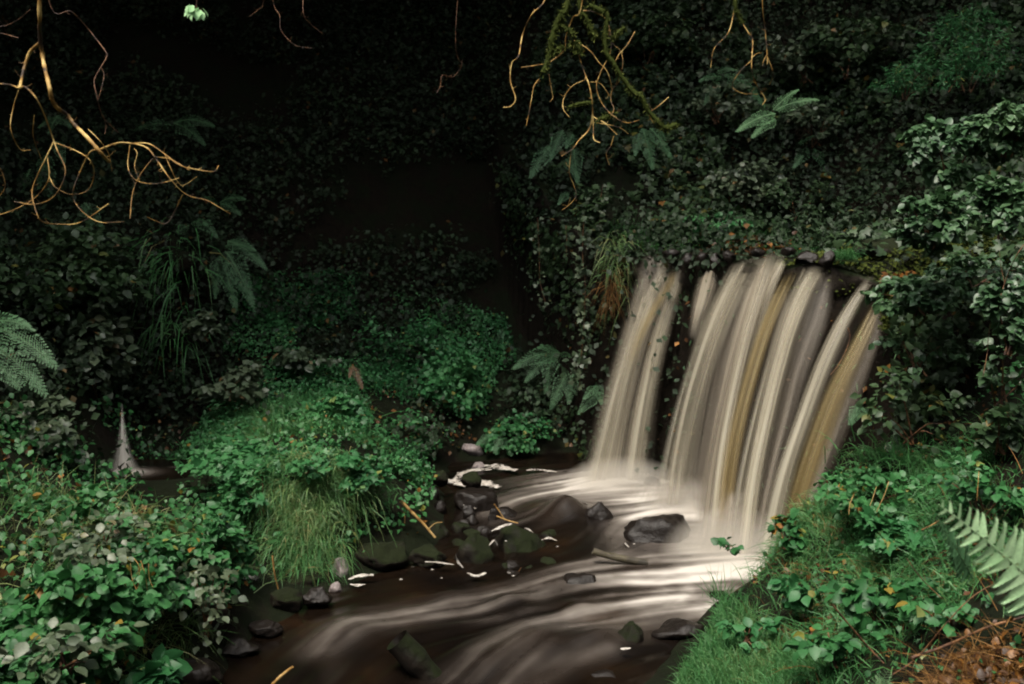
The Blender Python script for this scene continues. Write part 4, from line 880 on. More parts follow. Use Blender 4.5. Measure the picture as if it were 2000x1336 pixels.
# ------------------------------------------------------------------ ferns
def frond(parent, b, t, d0, d1, arch, wfrac, mat, rng, name='frond', npairs=24, lobes=7, face=(0, -.7, .7), rn=.5, stalk=.0):
    p0, p2 = at(*b, d0), at(*t, d1); L_ = np.linalg.norm(p2 - p0)
    p1 = .5 * (p0 + p2) + np.array([0, 0, arch * L_])
    s = np.linspace(0, 1, npairs * 2 + 1)[:, None]
    c = (1 - s) ** 2 * p0 + 2 * s * (1 - s) * p1 + s ** 2 * p2
    tg = unit(np.gradient(c, axis=0)); nrm = unit(np.array(face) - (tg @ np.array(face))[:, None] * tg); sd = np.cross(tg, nrm)
    ac = Acc()
    tube(c, np.linspace(.006, .0015, len(c)) * min(1, L_ / .5), 5).v
    tb = tube(c, np.linspace(.005, .0012, len(c)) * min(1, L_ / .5), 3); q = tb.f[0]
    ac.add(tb.v[0], np.concatenate([q[:, [0, 1, 2]], q[:, [0, 2, 3]]]), np.full(len(tb.v[0]), .95))
    i0 = int(stalk * len(c))
    P, D_, N_, S_ = [], [], [], []
    for i in range(max(1, i0), len(c) - 1):
        u = (i - i0) / (len(c) - i0); w = wfrac * L_ * min(1, (u / .22 + .25)) * (1 - u) ** .8 * 1.1 + .006
        for k in (-1, 1):
            if (i + (k > 0)) % 2: continue
            dr = unit(k * sd[i] + (.45 + .3 * u) * tg[i] + .08 * rng.standard_normal(3) - np.array([0, 0, .12]))
            if lobes == 0:
                P.append(c[i]); D_.append(dr); N_.append(nrm[i] + .15 * rng.standard_normal(3)); S_.append(w); continue
            cr = unit(np.cross(nrm[i], dr))
            for m in range(lobes):
                v = (m + .4) / lobes; ll = .72 * L_ / npairs * (1 - .6 * v) * min(1, w / (.06 * L_)) * (1 + .15 * rng.standard_normal())
                for kk in (-1, 1):
                    P.append(c[i] + dr * w * v - np.array([0, 0, .10 * w * v * v])); D_.append(kk * cr + .75 * dr); N_.append(nrm[i] + .2 * rng.standard_normal(3)); S_.append(max(ll, .005))
            P.append(c[i] + dr * w * .8 - np.array([0, 0, .06 * w])); D_.append(dr); N_.append(nrm[i]); S_.append(w * .22)
    P, D_, N_ = np.array(P), np.array(D_), np.array(N_)
    r = np.clip(rn + .22 * rng.standard_normal(len(P)) * .6, 0, 1)
    leaves(P, D_, N_, np.array(S_), 'pinna' if lobes == 0 else 'small', r, rng, ac, wscale=1.0)
    o = ac.build(name, M[mat], parent); return o
def fern(label, fr, d, mat='fern', wfrac=.2, arch=.16, seed=0, npairs=22, lobes=6, group='ferns growing on the slopes', rn=.45, face=(0, -.7, .7)):
    rng = np.random.default_rng(500 + seed)
    b = np.mean([at(f[0], f[1], d) for f in fr], 0)
    root = empty('fern', b, label, 'fern', group)
    for f in fr:
        frond(root, f[:2], f[2:4], d, d - (f[4] if len(f) > 4 else .12), arch, wfrac, mat, rng, npairs=npairs, lobes=lobes, rn=rn, face=face)
    return root
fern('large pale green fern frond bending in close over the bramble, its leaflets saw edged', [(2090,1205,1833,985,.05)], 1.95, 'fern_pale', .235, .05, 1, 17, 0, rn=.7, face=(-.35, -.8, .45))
fern('short pale fern frond half hidden behind the large saw edged frond', [(1900,1130,1828,1015,.1),(1880,1120,1850,1050,.1)], 2.5, 'fern', .22, .05, 2, 18, 0)
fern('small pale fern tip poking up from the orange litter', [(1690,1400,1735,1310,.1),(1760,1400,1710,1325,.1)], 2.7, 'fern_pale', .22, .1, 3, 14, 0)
fern('bright arching fern beside the bramble bank with two hanging fronds', [(-60,660,92,775,.2),(-40,640,112,720,.2),(-40,640,60,640,.1),(-60,690,40,760,.2)], 5.6, 'fern', .26, .22, 4, 30, 6)
fern('small fern alone on the dark slope behind the bare boughs', [(335,240,402,285,.1),(345,238,420,248,.1),(335,245,260,255,.1)], 10.3, 'fern', .26, .2, 5)
fern('fern fronds fanning out below the tangled boughs', [(385,430,425,465,.1),(370,440,330,470,.1),(375,435,405,440,.1)], 9.0, 'fern', .28, .2, 6)
fern('tall drooping fern at the edge of the black hollow', [(445,470,522,528,.15),(440,490,497,605,.2),(430,500,462,610,.2),(440,480,500,490,.1),(430,500,420,585,.2)], 8.9, 'fern', .22, .18, 7, 26)
fern('fern with soft fronds just above the drooping fern', [(430,395,480,390,.1),(430,398,470,420,.1),(425,400,400,385,.1)], 9.6, 'fern', .28, .2, 8)
fern('dim fern behind the first bend of the bare bough', [(115,225,95,260,.1),(110,230,140,250,.1),(110,230,75,250,.1)], 9.2, 'fern', .3, .2, 9)
fern('dim fern hanging inside the loop of bare twigs', [(110,275,125,320,.1),(95,300,75,370,.15),(85,320,100,390,.15),(60,330,40,380,.1)], 9.0, 'fern', .28, .12, 10)
fern('pointed fern frond crossing the lowest bare twigs', [(165,395,200,450,.1),(160,400,180,440,.1)], 8.6, 'fern', .26, .1, 11)
fern('pair of broad fern fronds hanging under the mossy branches', [(1100,255,1075,312,.1),(1075,285,1035,348,.15),(1120,262,1105,290,.1)], 9.3, 'fern', .30, .12, 12, 20)
fern('dim fern hanging below the pale forked twig', [(1120,290,1128,360,.1),(1105,310,1130,350,.1),(1110,375,1090,400,.1)], 9.4, 'fern', .28, .1, 13)
fern('three grey green fronds hanging under the end of the mossy limb', [(1255,250,1275,332,.1),(1270,250,1312,310,.1),(1250,260,1240,305,.1)], 9.3, 'fern', .26, .1, 14)
fern('wide feathery fern on the slope behind the thin hanging twig', [(1410,150,1365,160,.1),(1415,145,1495,210,.15),(1400,140,1440,138,.1),(1405,160,1375,205,.1)], 9.9, 'fern', .24, .2, 15, 24)
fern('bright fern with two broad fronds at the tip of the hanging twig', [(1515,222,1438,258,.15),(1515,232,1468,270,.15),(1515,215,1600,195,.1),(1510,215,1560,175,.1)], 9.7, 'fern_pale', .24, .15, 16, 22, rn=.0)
fern('small fern with two separate tips under the bright broad fern', [(1580,290,1550,328,.1),(1590,290,1612,332,.1),(1560,280,1590,265,.1)], 9.6, 'fern', .30, .1, 17, 16)
fern('large dim fern rising at the foot of the dark slope', [(1095,690,1000,722,.2),(1085,695,1025,748,.2),(1095,690,1130,700,.2),(1080,690,1065,770,.2),(1090,690,1050,680,.1)], 9.1, 'fern', .26, .22, 18, 26)
fern('fern hanging low between the big dim fern and the creamy curtain', [(1110,725,1075,800,.15),(1120,730,1110,790,.15)], 8.8, 'fern', .26, .1, 19)
fern('soft fern at the very edge of the creamy curtain', [(1165,755,1140,780,.1),(1165,770,1130,810,.1),(1165,750,1175,790,.1)], 8.4, 'fern', .3, .15, 20)
fern('single pale frond poking out under the glossy bush', [(1830,408,1753,413,.1)], 5.2, 'fern_pale', .17, .05, 21, 16, rn=.3)
fern('faint ferns in the black hollow beside the hanging vine', [(985,640,960,690,.1),(960,690,935,730,.1)], 10.0, 'fern', .28, .1, 22)
fern('small bright fern among the herbs in front of the dark slope', [(980,850,965,885,.1),(985,855,1000,890,.1),(960,850,930,870,.1)], 8.5, 'fern', .3, .1, 23, 14)
fern('dead brown fern drooping at the top of the tussock shelf', [(690,712,682,738,.1),(690,716,708,760,.1)], 8.2, 'litter', .2, .1, 24, 14, 4)
fern('fern tuft on the bank wall under the slender strand', [(1680,790,1660,830,.1),(1685,795,1700,830,.1)], 5.9, 'fern', .3, .1, 25, 14)

# ------------------------------------------------------------------ bushes and leafy plants
b = bush
GB = 'brambles and leafy shrubs on the banks'
b('bramble_bush','leafy bramble mound in front of the small side pool','bramble',110,1030,4.9,330,165,4000,.046,'ovate','bramble',GB,1,60,tight=.19)
b('bramble_bush','low bramble beside the side brook with greyish leaves','bramble',350,1085,5.1,270,190,2800,.044,'ovate','bramble',GB,2,50,tight=.19)
b('bramble_bush','near bramble with the largest bright leaves by the brook bend','bramble',130,1210,3.9,330,260,2100,.055,'ovate','bramble',GB,3,46,tight=.2)
b('bramble_bush','dark bramble tangle above the orange dead stems','bramble',250,1140,4.5,260,180,1900,.047,'ovate','bramble',GB,4,40,tight=.2)
b('bramble_bush','bramble corner where the bank meets the frame beneath the near bramble','bramble',60,1330,3.5,330,190,1600,.055,'ovate','bramble',GB,5,26)
b('bramble_bush','upright bramble shoot with pale green leaves beside the bottom stick','bramble',290,1312,4.0,120,90,170,.085,'ovate','herb',GB,6,8)
b('bramble_bush','bramble hanging in front of the low white spill','bramble',430,1090,5.4,120,170,520,.07,'ovate','bramble',GB,7,16)
b('bramble_bush','grey leaved bramble spray by the mouth of the side brook','bramble',400,1170,4.7,150,170,230,.046,'ovate','grey',GB,75,24,tight=.34)
b('bramble_bush','grey sheened bramble leaves above the near bramble, below the little pool','bramble',200,1060,4.5,240,110,240,.046,'ovate','grey',GB,76,26,tight=.34)
b('bramble_bush','scattered greyish leaves low on the near bramble','bramble',120,1270,3.3,220,110,110,.052,'ovate','grey',GB,77,20,tight=.34)
b('ivy_bush','ivy mass with grey sheen under the bright arching fern','ivy',90,860,6.1,240,170,1600,.062,'ovate','grey',GB,8,30)
b('ivy_bush','broad ivy slope between the boughs and the bright arching fern','ivy',110,560,7.6,330,230,2600,.068,'ovate','ivy',GB,9,40)
b('ivy_bush','ivy with grey leaves hanging over the tiny cascade','ivy',185,690,7.6,150,200,900,.085,'ovate','grey',GB,10,28)
b('leafy_shrub','sprig of round pale leaves at the edge of the black hollow','shrub',400,635,8.2,70,60,190,.07,'ovate','grey',GB,11,8)
b('leafy_shrub','pale leaved shrub line across the foot of the black hollow','shrub',590,700,8.7,150,40,260,.075,'ovate','grey',GB,12,12)
b('leafy_shrub','rounded light leaves behind the dim shelf grass','shrub',450,740,8.2,130,90,420,.075,'ovate','grey',GB,13,14)
b('herb_clump','bright green herbs crowning the shelf behind the big tussock','herb',520,900,6.6,330,110,2600,.055,'ivy','herb',GB,14,40)
b('herb_clump','herbs spilling over the near shoulder of the big tussock','herb',505,955,6.0,110,110,620,.045,'ivy','herb',GB,80,16,tight=.3)
b('herb_clump','herbs growing out of the far shoulder of the big tussock','herb',700,915,6.15,130,60,520,.042,'ivy','herb',GB,81,14,tight=.3)
b('herb_clump','little leaves poking through the top of the big tussock','herb',600,905,6.0,120,50,200,.04,'ivy','herb',GB,82,12,tight=.3)
b('herb_clump','bright herb heap beside the dead brown fern','herb',650,820,7.6,150,110,1300,.055,'ivy','herb',GB,15,24)
b('herb_clump','carpet of small herbs beside the big tussock','herb',450,985,6.3,170,80,1400,.045,'ivy','herb',GB,16,28)
b('herb_clump','green nettle like bush in the middle of the shaded shore','nettle',880,750,8.9,150,150,1500,.05,'ovate','herb',GB,17,26)
b('herb_clump','low leafy bush on the shore behind the pale flat stone','herb',1000,850,8.7,180,80,1300,.045,'ovate','herb',GB,18,26)
b('herb_clump','soft green bush at the foot of the slope above the shore','herb',800,690,9.4,240,150,2400,.045,'small','herb',GB,19,34)
b('herb_clump','loose herbs above the tan stalk','herb',780,860,8.0,170,110,900,.045,'ovate','herb',GB,20,22)
b('herb_clump','tangle of grass and herbs below the herb heap by the shore','herb',760,950,7.0,130,120,700,.045,'ovate','herb',GB,21,20)
# right side
b('glossy_bush','largest glossy leaved bush catching the daylight','bush',1850,285,5.2,190,150,1500,.047,'ovate','holly',GB,30,34,tight=.17)
b('glossy_bush','glossy bush spray below the largest glossy bush','bush',1830,430,5.0,170,110,1000,.047,'ovate','holly',GB,31,26,tight=.18)
b('glossy_bush','glossy spray reaching over the golden strand','bush',1800,575,5.4,210,80,1200,.046,'ovate','holly',GB,32,24,tight=.18)
b('glossy_bush','glossy leaves at the far end of the largest glossy bush','bush',1965,240,5.0,110,130,900,.046,'ovate','holly',GB,33,18,tight=.2)
b('glossy_bush','dark glossy leaves beside the thin red shoot','bush',1960,400,4.9,130,130,900,.046,'ovate','holly',GB,34,14)
b('glossy_bush','glossy branch with bright leaves past the thin red shoot','bush',1975,610,4.6,100,170,800,.046,'ovate','holly',GB,35,14)
b('glossy_bush','leafy mass hiding the ledge end under the largest glossy bush','bush',1900,535,5.65,260,80,800,.046,'ovate','holly',GB,70,26,tight=.2)
b('glossy_bush','loose dark leaves between the golden strand and the thin red shoot','bush',1800,670,5.5,190,130,170,.045,'ovate','holly',GB,71,20,tight=.2)
b('glossy_bush','thin leafy trail on the bank face past the thin red shoot','bush',1960,720,4.9,120,150,140,.045,'ovate','holly',GB,72,16,tight=.2)
b('glossy_bush','sparse leaves low on the dark bank face','bush',1780,790,5.3,200,160,230,.055,'ovate','ivy',GB,36,16)
b('glossy_bush','sparse sprig with white fruit near the bank top','bush',1960,830,4.7,110,120,170,.055,'ovate','ivy',GB,37,10)
b('gorse_bush','needle leaved gorse bush at the top of the bright slope','gorse',1880,100,8.6,210,150,3600,.045,'narrow','herb',GB,38,34)
b('gorse_bush','smaller gorse clump below the yellow flowers','gorse',1770,150,8.8,120,90,1300,.045,'narrow','herb',GB,39,16)
b('leafy_shrub','shrub with silvery leaves beside the feathery fern','shrub',1570,105,10.0,150,110,520,.07,'ovate','grey',GB,40,18)
b('leafy_shrub','small silvery shrub under the bright broad fern','shrub',1450,350,9.4,160,110,600,.06,'ovate','grey',GB,41,20)
b('leafy_shrub','silvery leaves around the feet of the feathery fern','shrub',1400,200,9.9,120,80,360,.06,'ovate','grey',GB,42,14)
b('leafy_shrub','leaf spray between the bright broad fern and the dark gap','shrub',1590,240,9.6,110,90,360,.06,'ovate','grey',GB,43,14)
b('leafy_shrub','dim shrub above the ledge grass beside the dark gap','shrub',1560,390,9.2,140,110,600,.055,'ovate','ivy',GB,44,18)
b('leafy_shrub','dark shrub at the top of the slope over the mossy branches','shrub',1270,60,10.8,190,150,1300,.07,'ovate','ivy',GB,45,24)
b('leafy_shrub','shrub crowding the slope top beside the gorse','shrub',1660,80,9.9,190,140,1300,.065,'ovate','ivy',GB,46,24)
b('herb_clump','bright little plants on the far bank of the upper stream','herb',1390,440,9.0,140,40,500,.05,'ovate','herb',GB,47,14)
b('leafy_shrub','pale ivy dripping down the ledge corner beside the vine','ivy',1165,420,9.0,90,130,700,.05,'ivy','ivy',GB,48,20)
# right bank
b('bramble_bush','bramble shoot with dark leaves reaching across the foot of the falls','bramble',1535,1030,5.4,90,90,150,.052,'ovate','bramble',GB,50,8,tight=.22)
b('bramble_bush','tiny three leaved bramble tip standing against the white foam','bramble',1420,1062,5.3,56,26,26,.05,'ovate','bramble',GB,51,4,stems=3,tight=.3)
b('bramble_bush','bramble sprig with broad leaves at the bank corner','bramble',1580,1150,4.7,130,80,110,.06,'ovate','herb',GB,52,8,tight=.22)
b('bramble_bush','largest bramble rosette on the near bank with greyish leaves','bramble',1730,1165,4.0,200,170,200,.062,'ovate','bramble',GB,53,14,tight=.22)
b('ivy_bush','bright ivy under the small pale frond','ivy',1750,1040,4.7,130,70,190,.065,'ivy','herb',GB,54,10)
b('bramble_bush','bramble sprig over the short grass at the stream edge','bramble',1460,1235,4.5,120,50,90,.052,'ovate','herb',GB,55,7,tight=.22)
b('bramble_bush','low bramble leaves between the rosette and the orange litter','bramble',1640,1260,3.8,230,90,130,.052,'ovate','bramble',GB,56,12)
b('bramble_bush','dark bramble patch below the bank face','bramble',1700,960,5.2,240,100,420,.045,'ovate','bramble',GB,57,20)
b('bramble_bush','bramble leaves behind the large saw edged frond','bramble',1920,960,4.4,200,120,300,.045,'ovate','bramble',GB,58,18)
b('bramble_bush','bramble patch under the large saw edged frond','bramble',1850,1190,3.6,180,110,100,.05,'ovate','bramble',GB,59,12)
spr = b('leafy_sprig','little bunch of bright leaves dangling into view','sprig',383,14,3.6,34,36,20,.035,'ovate','fern_pale',None,60,5,stems=2,droop=.5,tight=.4)
b('herb_clump','yellowing leaves at the head of the golden strand','leaves',1752,542,6.1,70,36,90,.05,'ovate','litter',None,61,6,stems=2)

tube(spline([at(420, -500, 3.7), at(398, -160, 3.65), at(388, -30, 3.6), at(383, 16, 3.6)], 8), np.linspace(.006, .002, 25), 6).build('twig', M['twig'], spr)
# hanging ivy strands
def vine(label, pts, d, n, size, seed, mat='ivy'):
    rng = np.random.default_rng(seed); p = spline([at(a, c, d) for a, c in pts], 10)
    root = empty('ivy_vine', p[-1], label, 'ivy', 'ivy strands hanging at the black hollow')
    tube(p, .003, 5).build('stem', M['twig'], root)
    k = rng.integers(0, len(p), n); q = p[k] + rng.standard_normal((n, 3)) * np.array([.035, .035, .02])
    leaves(q, unit(np.array([0, 0, -.8]) + .6 * rng.standard_normal((n, 3))), unit(np.array([-.1, -.8, .6]) + .35 * rng.standard_normal((n, 3))), size * (.6 + .7 * rng.random(n)), 'ivy', rng.random(n) * .9, rng).build('foliage', M[mat], root)
vine('leafiest ivy strand hanging beside the orange dead grass', [(1140,420),(1138,500),(1143,560),(1140,640),(1135,700),(1132,755)], 8.35, 150, .042, 1, 'grey')
vine('thin ivy strand hanging alone in the black hollow', [(1050,425),(1053,490),(1055,550),(1068,600)], 8.9, 46, .035, 2, 'grey')
vine('short ivy strand between the two long ones', [(1105,440),(1107,470),(1106,505)], 8.6, 10, .04, 3)
vine('ivy strand dropping from the small fern to the ledge corner', [(1178,360),(1172,400),(1176,440),(1170,470)], 8.9, 60, .042, 4, 'grey')

# ------------------------------------------------------------------ bare boughs and sticks
def bough(label, cat, d, twigs, mat, moss=(), group=None, name='bare_bough', seed=0, wob=.25, parts='twig'):
    rng = np.random.default_rng(seed)
    root = empty(name, at(*twigs[0][1][0], d), label, cat, group)
    for w, pts_ in twigs:
        if name == 'bare_bough' and pts_[0][1] < -50: pts_ = [(pts_[0][0] + 15, -900)] + pts_
        elif name == 'bare_bough' and pts_[0][0] < -30: pts_ = [(-330, -800), (-190, -120)] + pts_
        n = len(pts_); dd = d + wob * (vnoise(np.stack([np.array([q[0] for q in pts_]) / 60., np.array([q[1] for q in pts_]) / 60., np.zeros(n)], -1), 1., 3) - .5)
        p = spline([at(q[0], q[1], e) for q, e in zip(pts_, dd)], 8)
        w0, w1 = w; m = len(p)
        r = np.linspace(w0, w1, m) * (.34 if w0 > 8 else .22) * d / F * (1 + .22 * vnoise(p, 14., seed)) * (1 + (0 if name == 'log' else .10) * np.sin(np.arange(m) * 1.9 + rng.random() * 6))
        ac = tube(p, r * (.8 + .4 * fbm(p, 12., seed)) if name == 'log' else r, 14 if name == 'log' else 7, None, 0, .0 if name == 'log' else .06, rng)
        if m > 20 and name == 'bare_bough':       # little spurs along the twig
            tg = unit(np.gradient(p, axis=0))
            for q in rng.choice(np.arange(4, m - 2), min(m // 7, 9), replace=False):
                dr_ = unit(tg[q] * .5 + rng.standard_normal(3) * .8); ln = rng.uniform(4, 16) * d / F
                tube(spline([p[q], p[q] + dr_ * ln * .5, p[q] + (dr_ + [0, 0, .25]) * ln], 3), np.linspace(r[q] * .55, r[q] * .2, 7), 5, ac)
        ac.build(parts, M[mat], root)
    for w, pts_ in moss:
        p = spline([at(q[0], q[1], d) for q in pts_], 8); m = len(p)
        r = np.full(m, w / 2 * d / F) * (.7 + .6 * vnoise(p, 9., seed)); ac = tube(p, r, 8, None, .3, .15, rng)
        q4 = ac.f[0]; ac.f[0] = np.concatenate([q4[:, [0, 1, 2]], q4[:, [0, 2, 3]]])
        k = rng.integers(0, m, 60 * len(pts_)); nn = rdir(rng, len(k))
        leaves(p[k] + nn * r[k][:, None] * .8, nn + [0, 0, -.4], rdir(rng, len(k)), min(w * .9, 9.) * d / F * (.5 + .8 * rng.random(len(k))), 'narrow', rng.random(len(k)), rng, ac)
        ac.build('mossy_limb', M['moss'], root)
    return root
bough('tangled pale bare bough with looping golden twigs hanging over the bank', 'branch', 3.6, [
 ((11,9),[(60,-900),(70,-300),(77,0),(78,70),(84,116),(96,168),(105,203),(130,224),(147,245),(172,270),(196,298),(213,316)]),
 ((9,7),[(78,84),(66,94),(56,107),(46,137),(40,166),(38,173)]),
 ((8,4),[(-60,160),(0,164),(21,166),(37,172),(49,170),(70,191),(88,228),(102,266),(112,294),(128,336),(107,382),(70,399),(28,394)]),
 ((5,4),[(105,277),(88,312),(67,357),(63,382),(72,417),(84,434),(116,438),(158,434),(212,398)]),
 ((4.5,3),[(109,279),(147,294),(175,312),(184,340),(172,371),(140,380),(109,366),(96,345)]),
 ((5,3),[(196,291),(175,298),(158,333),(144,368),(145,392),(165,417),(196,434),(242,433)]),
 ((7,3),[(190,294),(228,280),(256,280),(287,289),(308,315),(333,350),(364,380),(403,391),(425,403),(450,418)]),
 ((5,4.5),[(259,280),(291,281),(322,301),(350,322),(382,331),(417,335),(427,324)]),
 ((4,3),[(254,282),(250,326),(266,352),(305,359),(350,348)]),
 ((5,3),[(299,309),(273,343),(259,378),(254,427)]),
 ((5,3),[(357,380),(343,410),(326,436),(305,432),(288,424)]),
 ((4,3),[(301,306),(333,311),(364,329),(372,332)]),
 ((4,2.5),[(37,175),(26,210),(21,252),(39,291),(60,293)]),
 ((3,2),[(67,224),(65,266),(81,312)]),
 ((4,3),[(-40,425),(0,419),(35,406),(70,385),(95,350),(93,308)]),
 ((3.5,2.5),[(-20,318),(0,329),(10,364),(-8,392)]),
 ((3,2),[(262,290),(268,300),(263,325),(272,352)]),
 ((3,2),[(322,303),(334,330),(345,352),(358,362),(385,345)]),
 ((3,2),[(172,252),(195,275),(212,300),(219,335)])], 'bark', (), 'bare boughs hanging over the stream', seed=1)
bough('thin reddish twig with a narrow loop beside the tangled bough', 'branch', 4.0, [
 ((4,3),[(60,-300),(95,0),(140,23),(175,60),(207,102),(208,112),(196,133),(184,158),(190,190),(193,205),(203,231),(231,259)]),
 ((3,2),[(198,133),(203,145),(200,165),(192,195)]), ((2.5,1.5),[(203,231),(207,245),(205,262)])], 'twig', (), 'bare boughs hanging over the stream', seed=2)
bough('short twig poking in at the frame edge above the tangled bough', 'branch', 3.8, [((4,3),[(-60,50),(0,52),(33,40),(60,18)]), ((4,3),[(-60,60),(0,65),(36,74)])], 'twig', (), 'bare boughs hanging over the stream', seed=3)
bough('spreading bough with mossy limbs and orange twigs above the creamy curtain', 'branch', 6.2, [
 ((6,4),[(1090,-260),(1078,-60),(1063,2),(1039,28),(1021,67),(1013,109),(1000,123),(997,158),(1007,193),(997,208),(983,210)]),
 ((6,5),[(1150,-200),(1137,5),(1119,35),(1105,74),(1102,98),(1074,121),(1046,128),(1018,132)]),
 ((6,6),[(1128,95),(1135,123),(1143,146),(1151,168),(1156,195),(1158,228)]),
 ((6,3),[(1158,222),(1151,252),(1130,275),(1119,290),(1097,305)]),
 ((5,3),[(1158,226),(1159,250),(1160,272),(1172,279)]),
 ((5,3),[(1158,228),(1170,234),(1183,242),(1205,263)]),
 ((3.5,2),[(1116,291),(1112,336),(1120,360),(1125,382),(1112,400),(1098,410)]),
 ((5,4),[(1130,21),(1158,23),(1186,42),(1193,98),(1175,137),(1165,172),(1179,207),(1204,231),(1225,240),(1248,235)]),
 ((4,3),[(1210,158),(1196,176),(1193,195),(1199,212),(1196,222)]),
 ((4,3),[(1121,79),(1151,98),(1170,122),(1186,140),(1196,172)]),
 ((5,4),[(1240,62),(1225,88),(1210,105),(1202,120)]),
 ((4,3),[(1306,190),(1285,208),(1268,222),(1276,240)]),
 ((3.5,2.5),[(1154,160),(1172,163),(1186,180),(1192,190)]),
 ((3.5,2.5),[(1140,157),(1118,168),(1102,190),(1100,212),(1112,229)]),
 ((4,3),[(1053,154),(1043,168),(1037,200),(1028,246)]),
 ((3,2),[(1072,145),(1077,175),(1080,190),(1074,199)]),
 ((3,2),[(1165,240),(1195,245),(1215,252),(1228,262)]),
 ((3,2),[(1199,265),(1193,285),(1184,300),(1190,322)]),
 ((3,2),[(1186,42),(1192,80),(1212,100),(1216,130),(1202,165)])], 'bark', [
 (12,[(1125,-200),(1109,0),(1098,28),(1088,48),(1078,76),(1073,110),(1062,142)]),
 (9,[(1078,106),(1090,96),(1102,92)]), (9,[(1092,50),(1110,58),(1119,68)]),
 (16,[(1121,82),(1127,92),(1130,106)]),
 (9,[(1128,-120),(1132,8),(1145,35),(1155,60),(1163,75)]),
 (9,[(1150,10),(1172,20),(1186,32),(1182,70),(1184,100),(1200,128),(1216,152),(1235,178),(1253,189),(1263,212),(1280,232),(1298,249),(1322,243)]),
 (8,[(1196,76),(1208,62),(1222,54)]), (8,[(1168,235),(1182,230),(1196,222)]), (6,[(1110,210),(1130,203),(1155,200)])], 'bare boughs hanging over the stream', seed=4)
bough('crooked little twig hanging in the dark beside the mossy boughs', 'branch', 7.5, [((2,3),[(900,-150),(890,60),(893,109),(902,126),(885,150),(864,147),(860,168),(853,182)])], 'twig', (), 'bare boughs hanging over the stream', seed=5)
bough('slim twig mossy at its top ending above the bright broad fern', 'branch', 7.0, [
 ((5,3),[(1444,36),(1461,63),(1470,80),(1468,130),(1475,161),(1494,192),(1489,205)]), ((4,2),[(1434,20),(1423,63),(1395,95),(1388,133)]), ((3,2),[(1469,112),(1478,105),(1488,103)]), ((3,2),[(1468,118),(1445,140),(1430,168),(1450,182),(1480,184)])],
 'bark', [(7,[(1428,-200),(1436,0),(1440,25),(1450,46)])], 'bare boughs hanging over the stream', seed=6)
bough('slim twig with brown joints beside the mossy topped one', 'branch', 7.0, [((5,3),[(1486,-200),(1489,0),(1494,53),(1498,102),(1499,125)]), ((3,2),[(1498,108),(1510,144),(1503,166)]), ((3,2),[(1497,108),(1491,120),(1489,130)])], 'bark', (), 'bare boughs hanging over the stream', seed=7)
bough('faint twigs curling down at the dark frame top between the big boughs', 'branch', 5.5, [((2,1.5),[(520,-120),(515,0),(505,18),(486,33)]), ((2.5,1.5),[(525,-120),(533,0),(546,30),(548,56),(560,74),(580,90),(610,94)]), ((2.5,2),[(594,-80),(592,20),(605,45),(630,66)])], 'twig', (), 'bare boughs hanging over the stream', seed=8)
bough('thin red bramble shoot hanging beside the glossy branch', 'shoot', 4.7, [((4,2.5),[(2030,440),(2000,478),(1985,500),(1965,545),(1948,600),(1933,640),(1928,690),(1920,735)]), ((2.5,2),[(1962,552),(1955,520),(1952,490)])], 'twig', (), None, 'bramble_shoot', 9)
bough('mustard yellow stalk dangling from the fringe of the big tussock', 'stalk', 5.5, [((7,5),[(532,1085),(536,1120),(543,1150),(548,1190),(551,1222)]), ((3,2),[(545,1152),(560,1152)])], 'straw', (), None, 'dead_stalk', 10, wob=0)
bough('tan stalk leaning out of the bank above the mossy stones', 'stalk', 6.3, [((9,7),[(783,978),(800,996),(826,1022),(850,1050)])], 'straw', (), None, 'dead_stalk', 11, wob=0)
bough('short bent yellow stalk beside the tan stalk', 'stalk', 6.3, [((5,3),[(788,1000),(791,1012),(790,1022)]), ((4,3),[(838,1032),(850,1022),(864,1020)])], 'straw', (), None, 'dead_stalk', 12, wob=0)
bough('pale broken stick rising from the water at the frame bottom', 'stick', 4.4, [((11,8),[(505,1372),(534,1336),(552,1318),(572,1302)])], 'straw', (), None, 'stick', 13, wob=0)
bough('dead orange stems spilling from the dark bramble tangle', 'stems', 4.25, [((4,2),[(262,1090),(272,1110),(268,1150),(250,1180),(232,1250)]), ((4,2),[(275,1095),(285,1130),(290,1180)]), ((3,2),[(255,1100),(258,1130),(270,1160)]), ((4,2),[(282,1205),(255,1215),(238,1235),(230,1252)]), ((3,2),[(280,1100),(265,1125),(256,1135)]), ((3,2),[(290,1100),(292,1130),(300,1150)])], 'straw', (), None, 'dead_stalk', 14, wob=.1)
bough('dark slim log lying across the white current with one green leaf on it', 'log', 6.0, [((16,20),[(1158,1076),(1190,1086),(1230,1094),(1264,1100)])], 'trunk', [(7,[(1175,1081),(1200,1087),(1225,1092)])], None, 'log', 15, wob=0)
bough('mossy log lying half sunk at the frame bottom', 'log', 4.62, [((70,62),[(775,1250),(812,1290),(838,1318),(862,1345),(875,1365)])], 'mossrock', [(26,[(800,1266),(826,1296),(850,1322)])], None, 'log', 16, wob=0)
bough('thin twig standing by the largest dark boulder, near its foot', 'twig', 5.9, [((3,2),[(1003,1140),(1010,1122),(1018,1108)])], 'twig', (), None, 'twig', 17, wob=0)
bough('grey driftwood sticks lodged on top of the largest dark boulder', 'stick', 6.1, [((7,5),[(970,1008),(990,1016),(1012,1022)]), ((6,4),[(965,984),(976,1000),(984,1012)])], 'straw', (), None, 'stick', 18, wob=0)
bough('yellowed root hanging between the slender strand and the golden one', 'root', 6.2, [((5,4),[(1656,640),(1660,660),(1650,690),(1636,715),(1622,732)])], 'twig', (), None, 'root', 19, wob=0)
